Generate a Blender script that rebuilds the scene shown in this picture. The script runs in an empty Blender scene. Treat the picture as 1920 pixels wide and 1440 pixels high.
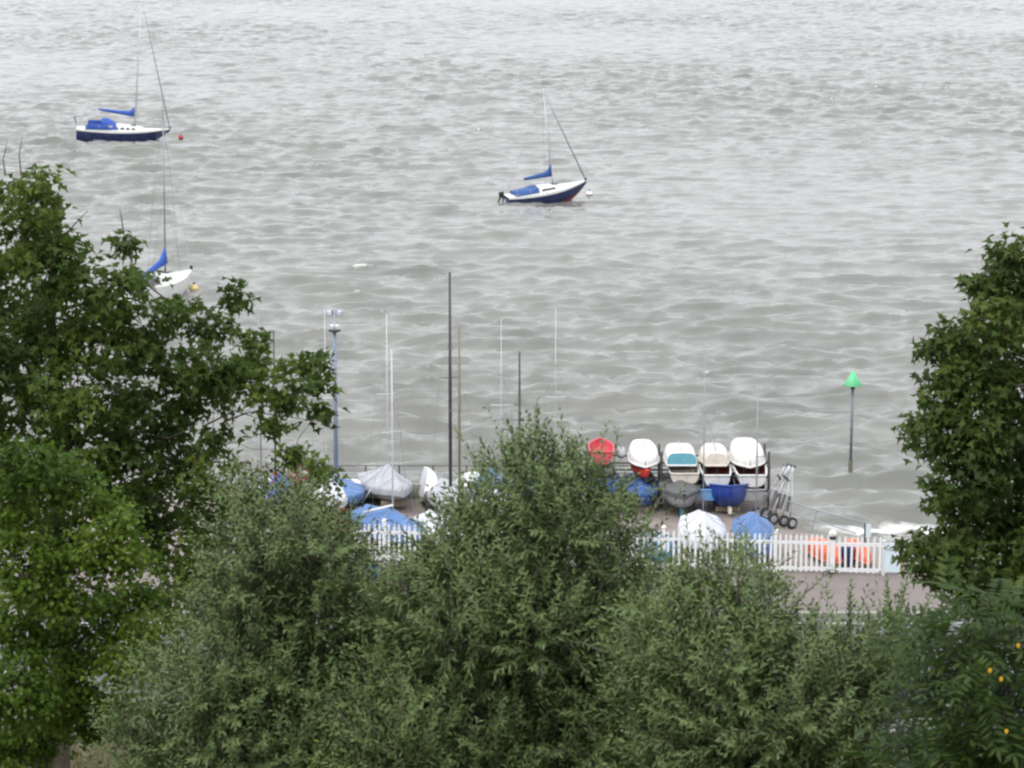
import bpy, math, random
import numpy as np
from mathutils import Vector, Matrix, Euler

R = math.radians
random.seed(7)
rng = np.random.default_rng(7)
SC = bpy.context.scene
COL = SC.collection

# ------------------------------------------------------------------ camera
CAM_Z = 18.4                       # on the hillside, above the promenade (z = 0)
WATER_Z = -2.0
LENS = 93.75
PITCH = R(9.57)
cam_d = bpy.data.cameras.new('camera')
cam_d.lens = LENS; cam_d.sensor_width = 36.0
cam_d.clip_start = 0.5; cam_d.clip_end = 20000
cam_d.dof.use_dof = True; cam_d.dof.focus_distance = 110.0; cam_d.dof.aperture_fstop = 8.0
cam = bpy.data.objects.new('camera', cam_d)
cam.location = (0, 0, CAM_Z); cam.rotation_euler = (R(90) - PITCH, 0, 0)
COL.objects.link(cam); SC.camera = cam

# ------------------------------------------------------------------ sky, sun, exposure
SUN_EL, SUN_AZ = R(52), R(205)      # azimuth clockwise from +Y (north of the scene)
w = bpy.data.worlds.new('World'); SC.world = w; w.use_nodes = True
nt = w.node_tree; N = nt.nodes; Lk = nt.links
bg = N['Background']
sky = N.new('ShaderNodeTexSky'); sky.sky_type = 'NISHITA'; sky.sun_disc = False
sky.sun_elevation = SUN_EL; sky.sun_rotation = SUN_AZ
sky.air_density = 1.0; sky.dust_density = 3.0; sky.ozone_density = 1.0
hs = N.new('ShaderNodeHueSaturation'); hs.inputs['Saturation'].default_value = 0.12
Lk.new(sky.outputs[0], hs.inputs['Color'])
tc = N.new('ShaderNodeTexCoord')
cn = N.new('ShaderNodeTexNoise'); cn.inputs['Scale'].default_value = 2.2; cn.inputs['Detail'].default_value = 5
mp = N.new('ShaderNodeMapping'); mp.inputs['Scale'].default_value = (1, 1, 2.6)
Lk.new(tc.outputs['Generated'], mp.inputs[0]); Lk.new(mp.outputs[0], cn.inputs['Vector'])
cr = N.new('ShaderNodeValToRGB')
cr.color_ramp.elements[0].position = 0.3; cr.color_ramp.elements[0].color = (7.9, 8.2, 8.75, 1)
cr.color_ramp.elements[1].position = 0.7; cr.color_ramp.elements[1].color = (10.2, 10.4, 10.8, 1)
Lk.new(cn.outputs['Fac'], cr.inputs['Fac'])
mx = N.new('ShaderNodeMix'); mx.data_type = 'RGBA'; mx.inputs[0].default_value = 0.85
Lk.new(hs.outputs[0], mx.inputs[6]); Lk.new(cr.outputs[0], mx.inputs[7])
sepx = N.new('ShaderNodeSeparateXYZ'); Lk.new(tc.outputs['Generated'], sepx.inputs[0])
ov = N.new('ShaderNodeMapRange'); ov.inputs[1].default_value = 0.0; ov.inputs[2].default_value = 0.8; ov.inputs[3].default_value = 0.80; ov.inputs[4].default_value = 1.12
Lk.new(sepx.outputs['Z'], ov.inputs[0])
vm = N.new('ShaderNodeVectorMath'); vm.operation = 'SCALE'; Lk.new(mx.outputs[2], vm.inputs[0]); Lk.new(ov.outputs[0], vm.inputs['Scale'])
Lk.new(vm.outputs[0], bg.inputs['Color'])
bg.inputs['Strength'].default_value = 0.15

sd = bpy.data.lights.new('sun', 'SUN'); sd.energy = 1.3; sd.angle = R(22); sd.color = (1.0, 0.97, 0.92)
sun = bpy.data.objects.new('sun', sd); COL.objects.link(sun)
sdir = Vector((math.sin(SUN_AZ) * math.cos(SUN_EL), math.cos(SUN_AZ) * math.cos(SUN_EL), math.sin(SUN_EL)))
sun.rotation_euler = sdir.to_track_quat('Z', 'Y').to_euler(); sun.location = sdir * 80

SC.view_settings.view_transform = 'Standard'; SC.view_settings.look = 'None'
SC.view_settings.gamma = 1.0; SC.view_settings.exposure = 0.2
SC.view_settings.use_curve_mapping = False
SC.render.engine = 'CYCLES'
SC.cycles.pixel_filter_type = 'BLACKMAN_HARRIS'; SC.cycles.filter_width = 2.4
SC.cycles.use_denoising = True
SC.cycles.max_bounces = 6; SC.cycles.diffuse_bounces = 3; SC.cycles.transmission_bounces = 4
SC.cycles.transparent_max_bounces = 4; SC.cycles.caustics_reflective = False; SC.cycles.caustics_refractive = False

# ------------------------------------------------------------------ photo measurements -> world
FPX = LENS / 36.0 * 1920
cp, sp = math.cos(PITCH), math.sin(PITCH)
def ray(px, py):
    u, v = (px - 960) / FPX, -(py - 720) / FPX
    return Vector((u, cp + v * sp, -sp + v * cp))
def W(px, py, Y):
    d = ray(px, py); return Vector((0, 0, CAM_Z)) + d * (Y / d.y)
def G(px, py, z=0.0):
    d = ray(px, py); return Vector((0, 0, CAM_Z)) + d * ((z - CAM_Z) / d.z)
def PPM(Y): return FPX / (Y * cp) * cp     # pixels per metre at depth Y (about)

# ------------------------------------------------------------------ helpers
def link(o, parent=None):
    COL.objects.link(o)
    if parent is not None: o.parent = parent
    return o
def tag(o, label=None, cat=None, group=None, kind=None):
    if label: o['label'] = label
    if cat: o['category'] = cat
    if group: o['group'] = group
    if kind: o['kind'] = kind
    return o
def empty(name, loc=(0, 0, 0), rz=0.0, rx=0.0, ry=0.0):
    o = bpy.data.objects.new(name, None); o.empty_display_size = 0.2
    o.location = loc; o.rotation_euler = (rx, ry, rz); return link(o)
def dup(root, loc=None, rot=None):
    c = root.copy(); COL.objects.link(c)
    if loc is not None: c.location = loc
    if rot is not None: c.rotation_euler = rot
    for ch in root.children:
        d = ch.copy(); COL.objects.link(d); d.parent = c
        for g in ch.children:
            e = g.copy(); COL.objects.link(e); e.parent = d
    return c

class MB:
    def __init__(s): s.v = []; s.f = []
    def add(s, vs, fs):
        o = len(s.v); s.v += [tuple(p) for p in vs]; s.f += [tuple(i + o for i in f) for f in fs]; return s
    def box(s, c, size, rot=None):
        c = Vector(c); hx, hy, hz = [k / 2 for k in size]
        vs = [Vector((x, y, z)) for x in (-hx, hx) for y in (-hy, hy) for z in (-hz, hz)]
        if rot is not None:
            m = rot if isinstance(rot, Matrix) else Euler(rot).to_matrix(); vs = [m @ p for p in vs]
        return s.add([p + c for p in vs], [(0, 1, 3, 2), (4, 6, 7, 5), (0, 4, 5, 1), (2, 3, 7, 6), (0, 2, 6, 4), (1, 5, 7, 3)])
    def tube(s, pts, r, n=6, cap=True):
        pts = [Vector(p) for p in pts]
        if not isinstance(r, (list, tuple)): r = [r] * len(pts)
        rings = []
        for i, p in enumerate(pts):
            d = (pts[min(i + 1, len(pts) - 1)] - pts[max(i - 1, 0)])
            if d.length < 1e-9: d = Vector((0, 0, 1))
            d.normalize()
            a = d.orthogonal().normalized() if abs(d.z) > 0.95 else d.cross(Vector((0, 0, 1))).normalized()
            b = d.cross(a)
            rings.append([p + (a * math.cos(2 * math.pi * k / n) + b * math.sin(2 * math.pi * k / n)) * r[i] for k in range(n)])
        return s.loft(rings, True, cap, cap)
    def loft(s, rings, closed=False, cap0=False, cap1=False):
        n = len(rings[0]); vs = [p for r_ in rings for p in r_]; fs = []
        for i in range(len(rings) - 1):
            for k in range(n if closed else n - 1):
                k2 = (k + 1) % n
                fs.append((i * n + k, i * n + k2, (i + 1) * n + k2, (i + 1) * n + k))
        if cap0: fs.append(tuple(range(n - 1, -1, -1)))
        if cap1: fs.append(tuple((len(rings) - 1) * n + k for k in range(n)))
        return s.add(vs, fs)
    def lathe(s, prof, n=14, c=(0, 0, 0), axis='z'):
        rings = []
        for (r_, h) in prof:
            ring = []
            for k in range(n):
                a = 2 * math.pi * k / n; x, y = r_ * math.cos(a), r_ * math.sin(a)
                p = (x, y, h) if axis == 'z' else ((x, h, y) if axis == 'y' else (h, x, y))
                ring.append(Vector(p) + Vector(c))
            rings.append(ring)
        return s.loft(rings, True, True, True)
    def build(s, name, mat, parent=None, smooth=False):
        me = bpy.data.meshes.new(name); me.from_pydata([tuple(p) for p in s.v], [], s.f)
        if mat is not None: me.materials.append(mat)
        if smooth: me.polygons.foreach_set('use_smooth', [True] * len(me.polygons))
        me.update()
        return link(bpy.data.objects.new(name, me), parent)

# ------------------------------------------------------------------ materials
def nodes(name):
    m = bpy.data.materials.new(name); m.use_nodes = True
    return m, m.node_tree.nodes, m.node_tree.links, m.node_tree.nodes['Principled BSDF']
def paint(name, col, rough=0.5, var=0.12, scale=3.0, metal=0.0, bump=0.0, bscale=20.0, dirt=None, dirt_amt=0.3, spec=0.5):
    m, n, l, b = nodes(name)
    b.inputs['Roughness'].default_value = rough; b.inputs['Metallic'].default_value = metal
    b.inputs['Specular IOR Level'].default_value = spec
    t = n.new('ShaderNodeTexCoord')
    no = n.new('ShaderNodeTexNoise'); no.inputs['Scale'].default_value = scale; no.inputs['Detail'].default_value = 6
    no.inputs['Roughness'].default_value = 0.62
    l.new(t.outputs['Object'], no.inputs['Vector'])
    r = n.new('ShaderNodeValToRGB')
    lo = [max(0, c * (1 - var)) for c in col]; hi = [min(1, c * (1 + var)) for c in col]
    r.color_ramp.elements[0].position = 0.32; r.color_ramp.elements[0].color = (*lo, 1)
    r.color_ramp.elements[1].position = 0.68; r.color_ramp.elements[1].color = (*hi, 1)
    l.new(no.outputs['Fac'], r.inputs['Fac']); out = r.outputs[0]
    if dirt:
        n2 = n.new('ShaderNodeTexNoise'); n2.inputs['Scale'].default_value = scale * 1.7; n2.inputs['Detail'].default_value = 8
        n2.inputs['Distortion'].default_value = 0.6; l.new(t.outputs['Object'], n2.inputs['Vector'])
        r2 = n.new('ShaderNodeValToRGB'); r2.color_ramp.elements[0].position = 0.48; r2.color_ramp.elements[0].color = (0, 0, 0, 1)
        r2.color_ramp.elements[1].position = 0.72; r2.color_ramp.elements[1].color = (dirt_amt,) * 3 + (1,)
        l.new(n2.outputs['Fac'], r2.inputs['Fac'])
        mm = n.new('ShaderNodeMix'); mm.data_type = 'RGBA'; l.new(r2.outputs[0], mm.inputs[0])
        l.new(out, mm.inputs[6]); mm.inputs[7].default_value = (*dirt, 1); out = mm.outputs[2]
    l.new(out, b.inputs['Base Color'])
    if bump > 0:
        n3 = n.new('ShaderNodeTexNoise'); n3.inputs['Scale'].default_value = bscale; n3.inputs['Detail'].default_value = 4
        l.new(t.outputs['Object'], n3.inputs['Vector'])
        bp = n.new('ShaderNodeBump'); bp.inputs['Strength'].default_value = bump; bp.inputs['Distance'].default_value = 0.03
        l.new(n3.outputs['Fac'], bp.inputs['Height']); l.new(bp.outputs[0], b.inputs['Normal'])
    return m

M = {}
DIRT = (0.10, 0.09, 0.06)
M['navy'] = paint('navy gelcoat', (0.012, 0.022, 0.085), 0.25, 0.2, 2, dirt=(0.09, 0.10, 0.11), dirt_amt=0.25)
M['white'] = paint('white gelcoat', (0.78, 0.78, 0.76), 0.35, 0.05, 2.5, dirt=(0.42, 0.40, 0.33), dirt_amt=0.25)
M['cream'] = paint('cream gelcoat', (0.72, 0.66, 0.58), 0.4, 0.06, 3, dirt=(0.35, 0.3, 0.24), dirt_amt=0.3)
M['red_anti'] = paint('red antifouling', (0.30, 0.045, 0.03), 0.7, 0.2, 4)
M['sailblue'] = paint('blue canvas', (0.035, 0.10, 0.42), 0.8, 0.18, 4, bump=0.3, bscale=9)
M['coverblue'] = paint('blue cover cloth', (0.085, 0.18, 0.40), 0.75, 0.14, 3, bump=0.9, bscale=5, dirt=(0.18, 0.2, 0.22), dirt_amt=0.3)
M['royal'] = paint('royal blue paint', (0.02, 0.06, 0.32), 0.35, 0.25, 3, dirt=DIRT, dirt_amt=0.25)
M['midblue'] = paint('mid blue cover', (0.03, 0.09, 0.28), 0.7, 0.25, 4, bump=0.3, bscale=8)
M['skyblue'] = paint('light blue paint', (0.16, 0.36, 0.68), 0.4, 0.1, 3, dirt=DIRT, dirt_amt=0.2)
M['teal'] = paint('teal paint', (0.14, 0.40, 0.50), 0.45, 0.1, 3, dirt=DIRT, dirt_amt=0.2)
M['deepteal'] = paint('deep teal cover', (0.05, 0.16, 0.26), 0.7, 0.2, 4, bump=0.3, bscale=8)
M['pink'] = paint('faded red plastic', (0.62, 0.09, 0.13), 0.5, 0.1, 3)
M['red'] = paint('red plastic', (0.66, 0.04, 0.025), 0.45, 0.12, 3)
M['orange'] = paint('orange plastic', (0.66, 0.13, 0.05), 0.5, 0.12, 4, dirt=(0.5, 0.3, 0.2), dirt_amt=0.3)
M['orange_pale'] = paint('pale orange plastic', (0.80, 0.30, 0.15), 0.5, 0.12, 4)
M['maroon'] = paint('maroon interior', (0.30, 0.11, 0.10), 0.7, 0.2, 4)
M['greycover'] = paint('grey cover cloth', (0.42, 0.43, 0.46), 0.8, 0.12, 3, bump=0.9, bscale=4.5, dirt=(0.2, 0.2, 0.18), dirt_amt=0.35)
M['whitecover'] = paint('white cover cloth', (0.62, 0.63, 0.67), 0.75, 0.06, 3, bump=0.9, bscale=4.5, dirt=(0.45, 0.45, 0.42), dirt_amt=0.25)
M['grey'] = paint('grey gelcoat', (0.36, 0.36, 0.38), 0.4, 0.15, 3, dirt=DIRT, dirt_amt=0.3)
M['darkgrey'] = paint('dark grey rubber', (0.10, 0.10, 0.105), 0.7, 0.2, 4)
M['black'] = paint('black plastic', (0.018, 0.018, 0.020), 0.6, 0.3, 5)
M['darkgreen'] = paint('dark green paint', (0.02, 0.045, 0.035), 0.6, 0.3, 4)
M['alu'] = paint('aluminium', (0.55, 0.56, 0.58), 0.45, 0.1, 5, metal=0.6)
M['alu_pale'] = paint('pale aluminium mast', (0.62, 0.62, 0.65), 0.5, 0.06, 3, metal=0.3)
M['mast_grey'] = paint('grey mast', (0.30, 0.31, 0.34), 0.5, 0.1, 3, metal=0.3)
M['mast_dark'] = paint('dark carbon mast', (0.045, 0.045, 0.05), 0.5, 0.2, 3)
M['mast_brown'] = paint('varnished brown mast', (0.20, 0.17, 0.11), 0.5, 0.2, 3)
M['wire'] = paint('steel wire', (0.22, 0.23, 0.25), 0.4, 0.1, 5, metal=0.5)
M['furled'] = paint('furled sail strip', (0.17, 0.18, 0.21), 0.8, 0.2, 5)
M['steel'] = paint('rusted galvanised steel', (0.10, 0.10, 0.10), 0.6, 0.25, 6, metal=0.3, dirt=(0.12, 0.06, 0.03), dirt_amt=0.5)
M['galv'] = paint('galvanised steel', (0.34, 0.37, 0.42), 0.5, 0.12, 4, metal=0.3)
M['lamppole'] = paint('blue grey lamp post paint', (0.20, 0.25, 0.34), 0.5, 0.1, 4)
M['lampglass'] = paint('lamp glass', (0.75, 0.78, 0.86), 0.15, 0.03, 4)
M['window'] = paint('smoked window', (0.03, 0.035, 0.045), 0.1, 0.2, 4)
M['green'] = paint('green topmark', (0.12, 0.55, 0.25), 0.6, 0.15, 5, dirt=(0.45, 0.55, 0.45), dirt_amt=0.5)
M['weed'] = paint('weedy pile', (0.10, 0.10, 0.06), 0.8, 0.3, 9)
M['pilegrey'] = paint('grey pile', (0.17, 0.21, 0.24), 0.6, 0.15, 5)
M['buoyred'] = paint('red buoy', (0.40, 0.05, 0.06), 0.5, 0.15, 5)
M['buoyyellow'] = paint('yellow buoy', (0.70, 0.52, 0.22), 0.5, 0.12, 5)
M['fence'] = paint('white plastic fence', (0.80, 0.81, 0.83), 0.45, 0.04, 5, dirt=(0.5, 0.52, 0.45), dirt_amt=0.25)
M['panel'] = paint('pale blue white board', (0.62, 0.72, 0.78), 0.5, 0.05, 4)
M['bluebin'] = paint('blue plastic', (0.03, 0.13, 0.34), 0.5, 0.1, 4)
M['wood'] = paint('weathered timber', (0.30, 0.25, 0.19), 0.85, 0.25, 8, bump=0.3)
M['tan'] = paint('tan timber', (0.36, 0.24, 0.13), 0.7, 0.2, 6)
M['tyre'] = paint('tyre rubber', (0.022, 0.022, 0.024), 0.8, 0.3, 8)
M['bark'] = paint('bark', (0.075, 0.06, 0.045), 0.9, 0.35, 9, bump=0.5, bscale=25)
M['olivebark'] = paint('grey twig bark', (0.16, 0.145, 0.12), 0.9, 0.3, 9)
M['promenade'] = paint('reddish brown asphalt', (0.200, 0.170, 0.160), 0.9, 0.12, 0.7, bump=0.25, bscale=60, dirt=(0.17, 0.15, 0.14), dirt_amt=0.6)
M['yard'] = paint('worn yard concrete', (0.27, 0.23, 0.205), 0.9, 0.15, 0.6, bump=0.25, bscale=40, dirt=(0.13, 0.115, 0.10), dirt_amt=0.7)
M['road'] = paint('grey asphalt', (0.13, 0.13, 0.13), 0.9, 0.15, 0.8, bump=0.25, bscale=60)
M['kerb'] = paint('concrete kerb', (0.30, 0.285, 0.27), 0.85, 0.12, 2)
M['marking'] = paint('white road paint', (0.45, 0.45, 0.44), 0.7, 0.1, 6, dirt=(0.3, 0.3, 0.28), dirt_amt=0.5)
M['concrete'] = paint('stained sea wall concrete', (0.26, 0.25, 0.22), 0.9, 0.2, 1.2, bump=0.4, bscale=18, dirt=(0.10, 0.11, 0.07), dirt_amt=0.7)
M['soil'] = paint('rough grass bank', (0.09, 0.085, 0.045), 0.95, 0.4, 0.9, bump=0.6, bscale=9, dirt=(0.16, 0.14, 0.08), dirt_amt=0.7)

def leaf_mat(name, ramp, under=None, trans=0.45, rough=0.5, spec=0.25):
    """two-sided leaf: colour from the leaf's own tint attribute, paler underside, some light passing through"""
    m, n, l, b = nodes(name)
    at = n.new('ShaderNodeAttribute'); at.attribute_name = 'tint'
    r = n.new('ShaderNodeValToRGB')
    els = r.color_ramp.elements
    els[0].position = ramp[0][0]; els[0].color = (*ramp[0][1], 1)
    els[1].position = ramp[-1][0]; els[1].color = (*ramp[-1][1], 1)
    for p, c in ramp[1:-1]:
        e = els.new(p); e.color = (*c, 1)
    l.new(at.outputs['Fac'], r.inputs['Fac'])
    col = r.outputs[0]
    if under:
        ge = n.new('ShaderNodeNewGeometry'); mm = n.new('ShaderNodeMix'); mm.data_type = 'RGBA'
        l.new(ge.outputs['Backfacing'], mm.inputs[0]); l.new(col, mm.inputs[6]); mm.inputs[7].default_value = (*under, 1)
        col = mm.outputs[2]
    l.new(col, b.inputs['Base Color'])
    b.inputs['Roughness'].default_value = rough; b.inputs['Specular IOR Level'].default_value = spec
    tr = n.new('ShaderNodeBsdfTranslucent'); l.new(r.outputs[0], tr.inputs['Color'])
    ms = n.new('ShaderNodeMixShader'); ms.inputs[0].default_value = trans
    l.new(b.outputs[0], ms.inputs[1]); l.new(tr.outputs[0], ms.inputs[2])
    l.new(ms.outputs[0], n['Material Output'].inputs['Surface'])
    return m
M['leaf_oak'] = leaf_mat('dark green lobed leaf', [(0, (0.036, 0.066, 0.014)), (0.5, (0.080, 0.132, 0.024)), (0.85, (0.15, 0.21, 0.04)), (1, (0.16, 0.14, 0.03))])
M['leaf_bright'] = leaf_mat('bright green leaf', [(0, (0.030, 0.064, 0.009)), (0.5, (0.074, 0.140, 0.014)), (1, (0.155, 0.23, 0.028))])
M['leaf_sycamore'] = leaf_mat('olive green sycamore leaf', [(0, (0.034, 0.062, 0.014)), (0.5, (0.074, 0.120, 0.026)), (0.88, (0.14, 0.185, 0.042)), (1, (0.17, 0.16, 0.04))])
M['leaf_olive'] = leaf_mat('grey green narrow leaf', [(0, (0.030, 0.056, 0.014)), (0.5, (0.076, 0.122, 0.030)), (0.8, (0.155, 0.21, 0.060)), (1, (0.24, 0.27, 0.055))], under=(0.14, 0.195, 0.075), trans=0.18, rough=0.5, spec=0.18)
M['leaf_pinnate'] = leaf_mat('mid green leaflet', [(0, (0.022, 0.048, 0.011)), (0.6, (0.05, 0.092, 0.018)), (1, (0.10, 0.15, 0.026))])
M['leaf_bush'] = leaf_mat('bush leaf with red tips', [(0, (0.025, 0.045, 0.014)), (0.55, (0.06, 0.085, 0.025)), (0.8, (0.12, 0.12, 0.04)), (1, (0.28, 0.075, 0.03))])
M['leaf_glauc'] = leaf_mat('blue green leaf', [(0, (0.03, 0.055, 0.036)), (1, (0.10, 0.155, 0.11))])
M['leaf_yellow'] = paint('yellowed leaf', (0.62, 0.34, 0.02), 0.6, 0.2, 20)

# ================================================================== STRUCTURE
# --- fence line and yard outline (promenade level z = 0), measured on the ground
FA, FB = G(420, 1046), G(1686, 1079)
fdir = (FB - FA); flen = fdir.length; fdir.normalize(); fnor = Vector((-fdir.y, fdir.x, 0))
def F(s, off=0.0, z=0.0): return FA + fdir * s + fnor * off + Vector((0, 0, z))
def sx(px, off=0.0):        # distance along the fence of photo column px
    lo, hi = -60.0, 60.0
    for _ in range(50):
        mid = (lo + hi) / 2; p = F(mid, off)
        if 960 + FPX * p.x / (p.y * cp - (p.z - CAM_Z) * sp) < px: lo = mid
        else: hi = mid
    return lo

# hillside + ground, one sheet
def hill(x, y):
    z = np.clip(16.6 - 0.335 * y, 0, None)
    z = np.where(y < 0, 16.6 + np.clip(-y, 0, 80) * 0.10, z)
    z = np.where((y > 44) & (y < 53), np.maximum(z, 0.04 * (53 - y) ** 2 * 0.2), z)
    return z
gx = np.concatenate([[-3000, -800, -250], np.linspace(-80, 80, 81), [250, 800, 3000]])
gy = np.concatenate([[-3000, -600, -120, -60, -30], np.linspace(-10, 58, 69), [60.3]])
XX, YY = np.meshgrid(gx, gy)
ZZ = hill(XX, YY)
bank = (YY < 52) & (YY > -10) & (np.abs(XX) < 81)
ZZ = ZZ + np.where(bank, 0.25 * np.sin(XX * 0.9 + YY * 0.5) + 0.18 * np.sin(XX * 0.37 - YY * 1.1), 0) - 0.02
nxg, nyg = len(gx), len(gy)
mb = MB(); mb.add(np.stack([XX.ravel(), YY.ravel(), ZZ.ravel()], 1).tolist(),
    [(j * nxg + i, j * nxg + i + 1, (j + 1) * nxg + i + 1, (j + 1) * nxg + i) for j in range(nyg - 1) for i in range(nxg - 1)])
tag(mb.build('ground', M['soil'], smooth=True), kind='structure')
# road, kerb, promenade (butted strips along X; seaward edge = fence line)
Y_ROAD0, Y_ROAD1 = 60.3, 71.2
def strip(name, y0, y1, z0, z1, mat, x0=-3000, x1=3000):
    m_ = MB()
    if z0 == z1: m_.add([(x0, y0, z0), (x1, y0, z0), (x1, y1, z1), (x0, y1, z1)], [(0, 1, 2, 3)])
    else: m_.box(((x0 + x1) / 2, (y0 + y1) / 2, (z0 + z1) / 2), (x1 - x0, y1 - y0, abs(z1 - z0)))
    o = m_.build(name, mat); tag(o, kind='structure'); return o
strip('road', Y_ROAD0, Y_ROAD1, -0.10, -0.10, M['road'])
strip('kerb_landward', Y_ROAD0 - 0.15, Y_ROAD0, -0.3, 0.02, M['kerb'])
strip('kerb_seaward', Y_ROAD1, Y_ROAD1 + 0.22, -0.3, 0.008, M['kerb'])
strip('road_edge_line', 70.45, 70.60, -0.096, -0.096, M['marking'])
strip('road_centre_line', 65.6, 65.72, -0.096, -0.096, M['marking'])
mb = MB(); ya = Y_ROAD1 + 0.22
sea = [Vector((-3000, F(-45).y + .25, 0)), F(-45, .25), F(50, .25), Vector((3000, F(50).y + .25, 0))]
for a, b in zip(sea[:-1], sea[1:]):
    mb.add([(a.x, ya, 0), (b.x, ya, 0), b, a], [(0, 1, 2, 3)])
    mb.add([b, a, a - Vector((0, 0, 6)), b - Vector((0, 0, 6))], [(0, 1, 2, 3)])
tag(mb.build('promenade', M['promenade']), kind='structure')
# yard: raised slab reaching out over the water behind the fence
Y_EDGE = G(960, 927).y
ypts = [F(-40, 0.252), Vector((-46, Y_EDGE, 0)), Vector((G(1440, 930).x, Y_EDGE, 0)), G(1462, 952), G(1500, 990), G(1545, 1012), G(1662, 1050), F(sx(1668), 0.252)]
for p in ypts: p.z = 0.004
mb = MB(); n_ = len(ypts)
mb.add(ypts, [tuple(range(n_))[::-1]])
tag(mb.build('yard', M['yard']), kind='structure')
mb = MB()
for i in range(n_ - 1):
    a, b = ypts[i], ypts[i + 1]
    mb.add([(a.x, a.y, 0.0), (b.x, b.y, 0.0), (b.x, b.y, -6), (a.x, a.y, -6)], [(0, 1, 2, 3)])
tag(mb.build('quay_wall', M['concrete']), 'concrete quay wall under the dinghy yard', 'wall')
# slipway running down to the water on the right of the yard
a, b = G(1500, 985), G(1640, 1043)
ramp_d = Vector((0.92, 0.40, 0)).normalized()
mb = MB(); mb.add([(a.x, a.y, -0.01), (b.x, b.y, -0.01), (b.x + 14 * ramp_d.x, b.y + 14 * ramp_d.y, -3.4), (a.x + 14 * ramp_d.x, a.y + 14 * ramp_d.y, -3.4)], [(0, 1, 2, 3)])
tag(mb.build('slipway', M['concrete']), kind='structure')

# ------------------------------------------------------------------ water: wave field from a wind-sea spectrum
def wave_tile(size, n, lam, hs_, wdir, seed, spread=2.0):
    g = np.random.default_rng(seed)
    k1 = np.fft.fftfreq(n, d=size / n) * 2 * np.pi
    KX, KY = np.meshgrid(k1, k1); K = np.hypot(KX, KY); K[0, 0] = 1e-6
    kp = 2 * np.pi / lam
    cosw = (KX * wdir[0] + KY * wdir[1]) / K
    S = K ** -3.55 * np.exp(-1.1 * (kp / K) ** 2) * np.where(cosw > 0, np.abs(cosw) ** spread, 0.06 * np.abs(cosw) ** spread)
    S += K ** -3.55 * np.exp(-1.1 * (kp * 2.0 / K) ** 2) * 0.05
    S[0, 0] = 0
    A = np.sqrt(S) * (g.normal(size=(n, n)) + 1j * g.normal(size=(n, n)))
    h = np.fft.ifft2(A); sc = hs_ / 4 / np.real(h).std()
    A *= sc
    h = np.real(np.fft.ifft2(A))
    dx = np.real(np.fft.ifft2(-1j * KX / K * A)); dy = np.real(np.fft.ifft2(-1j * KY / K * A))
    jx = np.real(np.fft.ifft2(KX * KX / K * A)); jy = np.real(np.fft.ifft2(KY * KY / K * A))
    return h, dx, dy, jx + jy
def samp(t, size, x, y, ang=0.0):
    n = t.shape[0]; c, s = math.cos(ang), math.sin(ang)
    u = ((c * x - s * y) / size % 1.0) * n; v = ((s * x + c * y) / size % 1.0) * n
    i = np.floor(u).astype(int); j = np.floor(v).astype(int); fu = u - i; fv = v - j
    i %= n; j %= n; i2 = (i + 1) % n; j2 = (j + 1) % n
    return t[j, i] * (1 - fu) * (1 - fv) + t[j, i2] * fu * (1 - fv) + t[j2, i] * (1 - fu) * fv + t[j2, i2] * fu * fv
WD = np.array([-0.22, -0.975])
T1 = wave_tile(127.0, 512, 6.6, 0.70, WD, 3, 2.5); T2 = wave_tile(83.0, 512, 2.5, 0.31, np.array([0.10, -0.995]), 5, 3.5)
ys = [60.0]
while ys[-1] < 1050: ys.append(ys[-1] + max(0.22, 0.22 + 0.0024 * (ys[-1] - 80)))
ys += [1300, 2000, 4000, 9000, 16000]
ys = np.array(ys); NU = 460
us = np.linspace(-1, 1, NU)
HALF = 16 + 0.245 * ys; HALF[-5:] = np.array([500, 1500, 5000, 12000, 18000])
X = us[None, :] * HALF[:, None]; Y = np.repeat(ys[:, None], NU, 1)
near = 1.0 / (1 + np.clip((Y - 900) / 100, 0, None))
h1 = samp(T1[0], 127.0, X * 0.6, Y); h2 = samp(T2[0], 83.0, X * 0.6, Y)
gust = 0.75 + 0.35 * np.sin(X * 0.035 + 0.8 + 0.6 * np.sin(Y * 0.017)) * np.sin(Y * 0.021 + X * 0.011)
Hh = (h1 + h2) * gust * near
DX = -(samp(T1[1], 127.0, X * 0.6, Y) + samp(T2[1], 83.0, X * 0.6, Y)) * 0.62 * gust * near
DY = -(samp(T1[2], 127.0, X * 0.6, Y) + samp(T2[2], 83.0, X * 0.6, Y)) * 0.62 * gust * near
J = samp(T1[3], 127.0, X * 0.6, Y) + samp(T2[3], 83.0, X * 0.6, Y)
jn = (J - J.mean()) / J.std()
foam = np.clip((jn - 2.6) / 1.6, 0, .8) * (gust > 0.7)
# waves breaking on the wall and slipway to the right of the yard
shore = 1 / (1 + np.exp(-(X - 11.0) / 0.8))
cl = 93.4 + 0.5 * np.sin(X * 0.5) + (X - 14) * 0.04
Hh += shore * 0.42 * np.exp(-((Y - cl) / np.where(Y > cl, 1.9, 0.9)) ** 2)
foam = np.maximum(foam, shore * np.exp(-((Y - 90.2 - 0.35 * np.sin(X * 0.9)) / 1.3) ** 2) * 1.0)
foam = np.maximum(foam, shore * 0.42 * (Y < 90) * (Y > 78))
foam = np.maximum(foam, shore * 0.2 * np.exp(-((Y - cl - 1.6) / 0.7) ** 2))
V = np.stack([(X + DX).ravel(), (Y + DY).ravel(), (WATER_Z + Hh).ravel()], 1)
nr = len(ys)
idx = np.arange(nr * NU).reshape(nr, NU)
quads = np.stack([idx[:-1, :-1].ravel(), idx[:-1, 1:].ravel(), idx[1:, 1:].ravel(), idx[1:, :-1].ravel()], 1)
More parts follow.
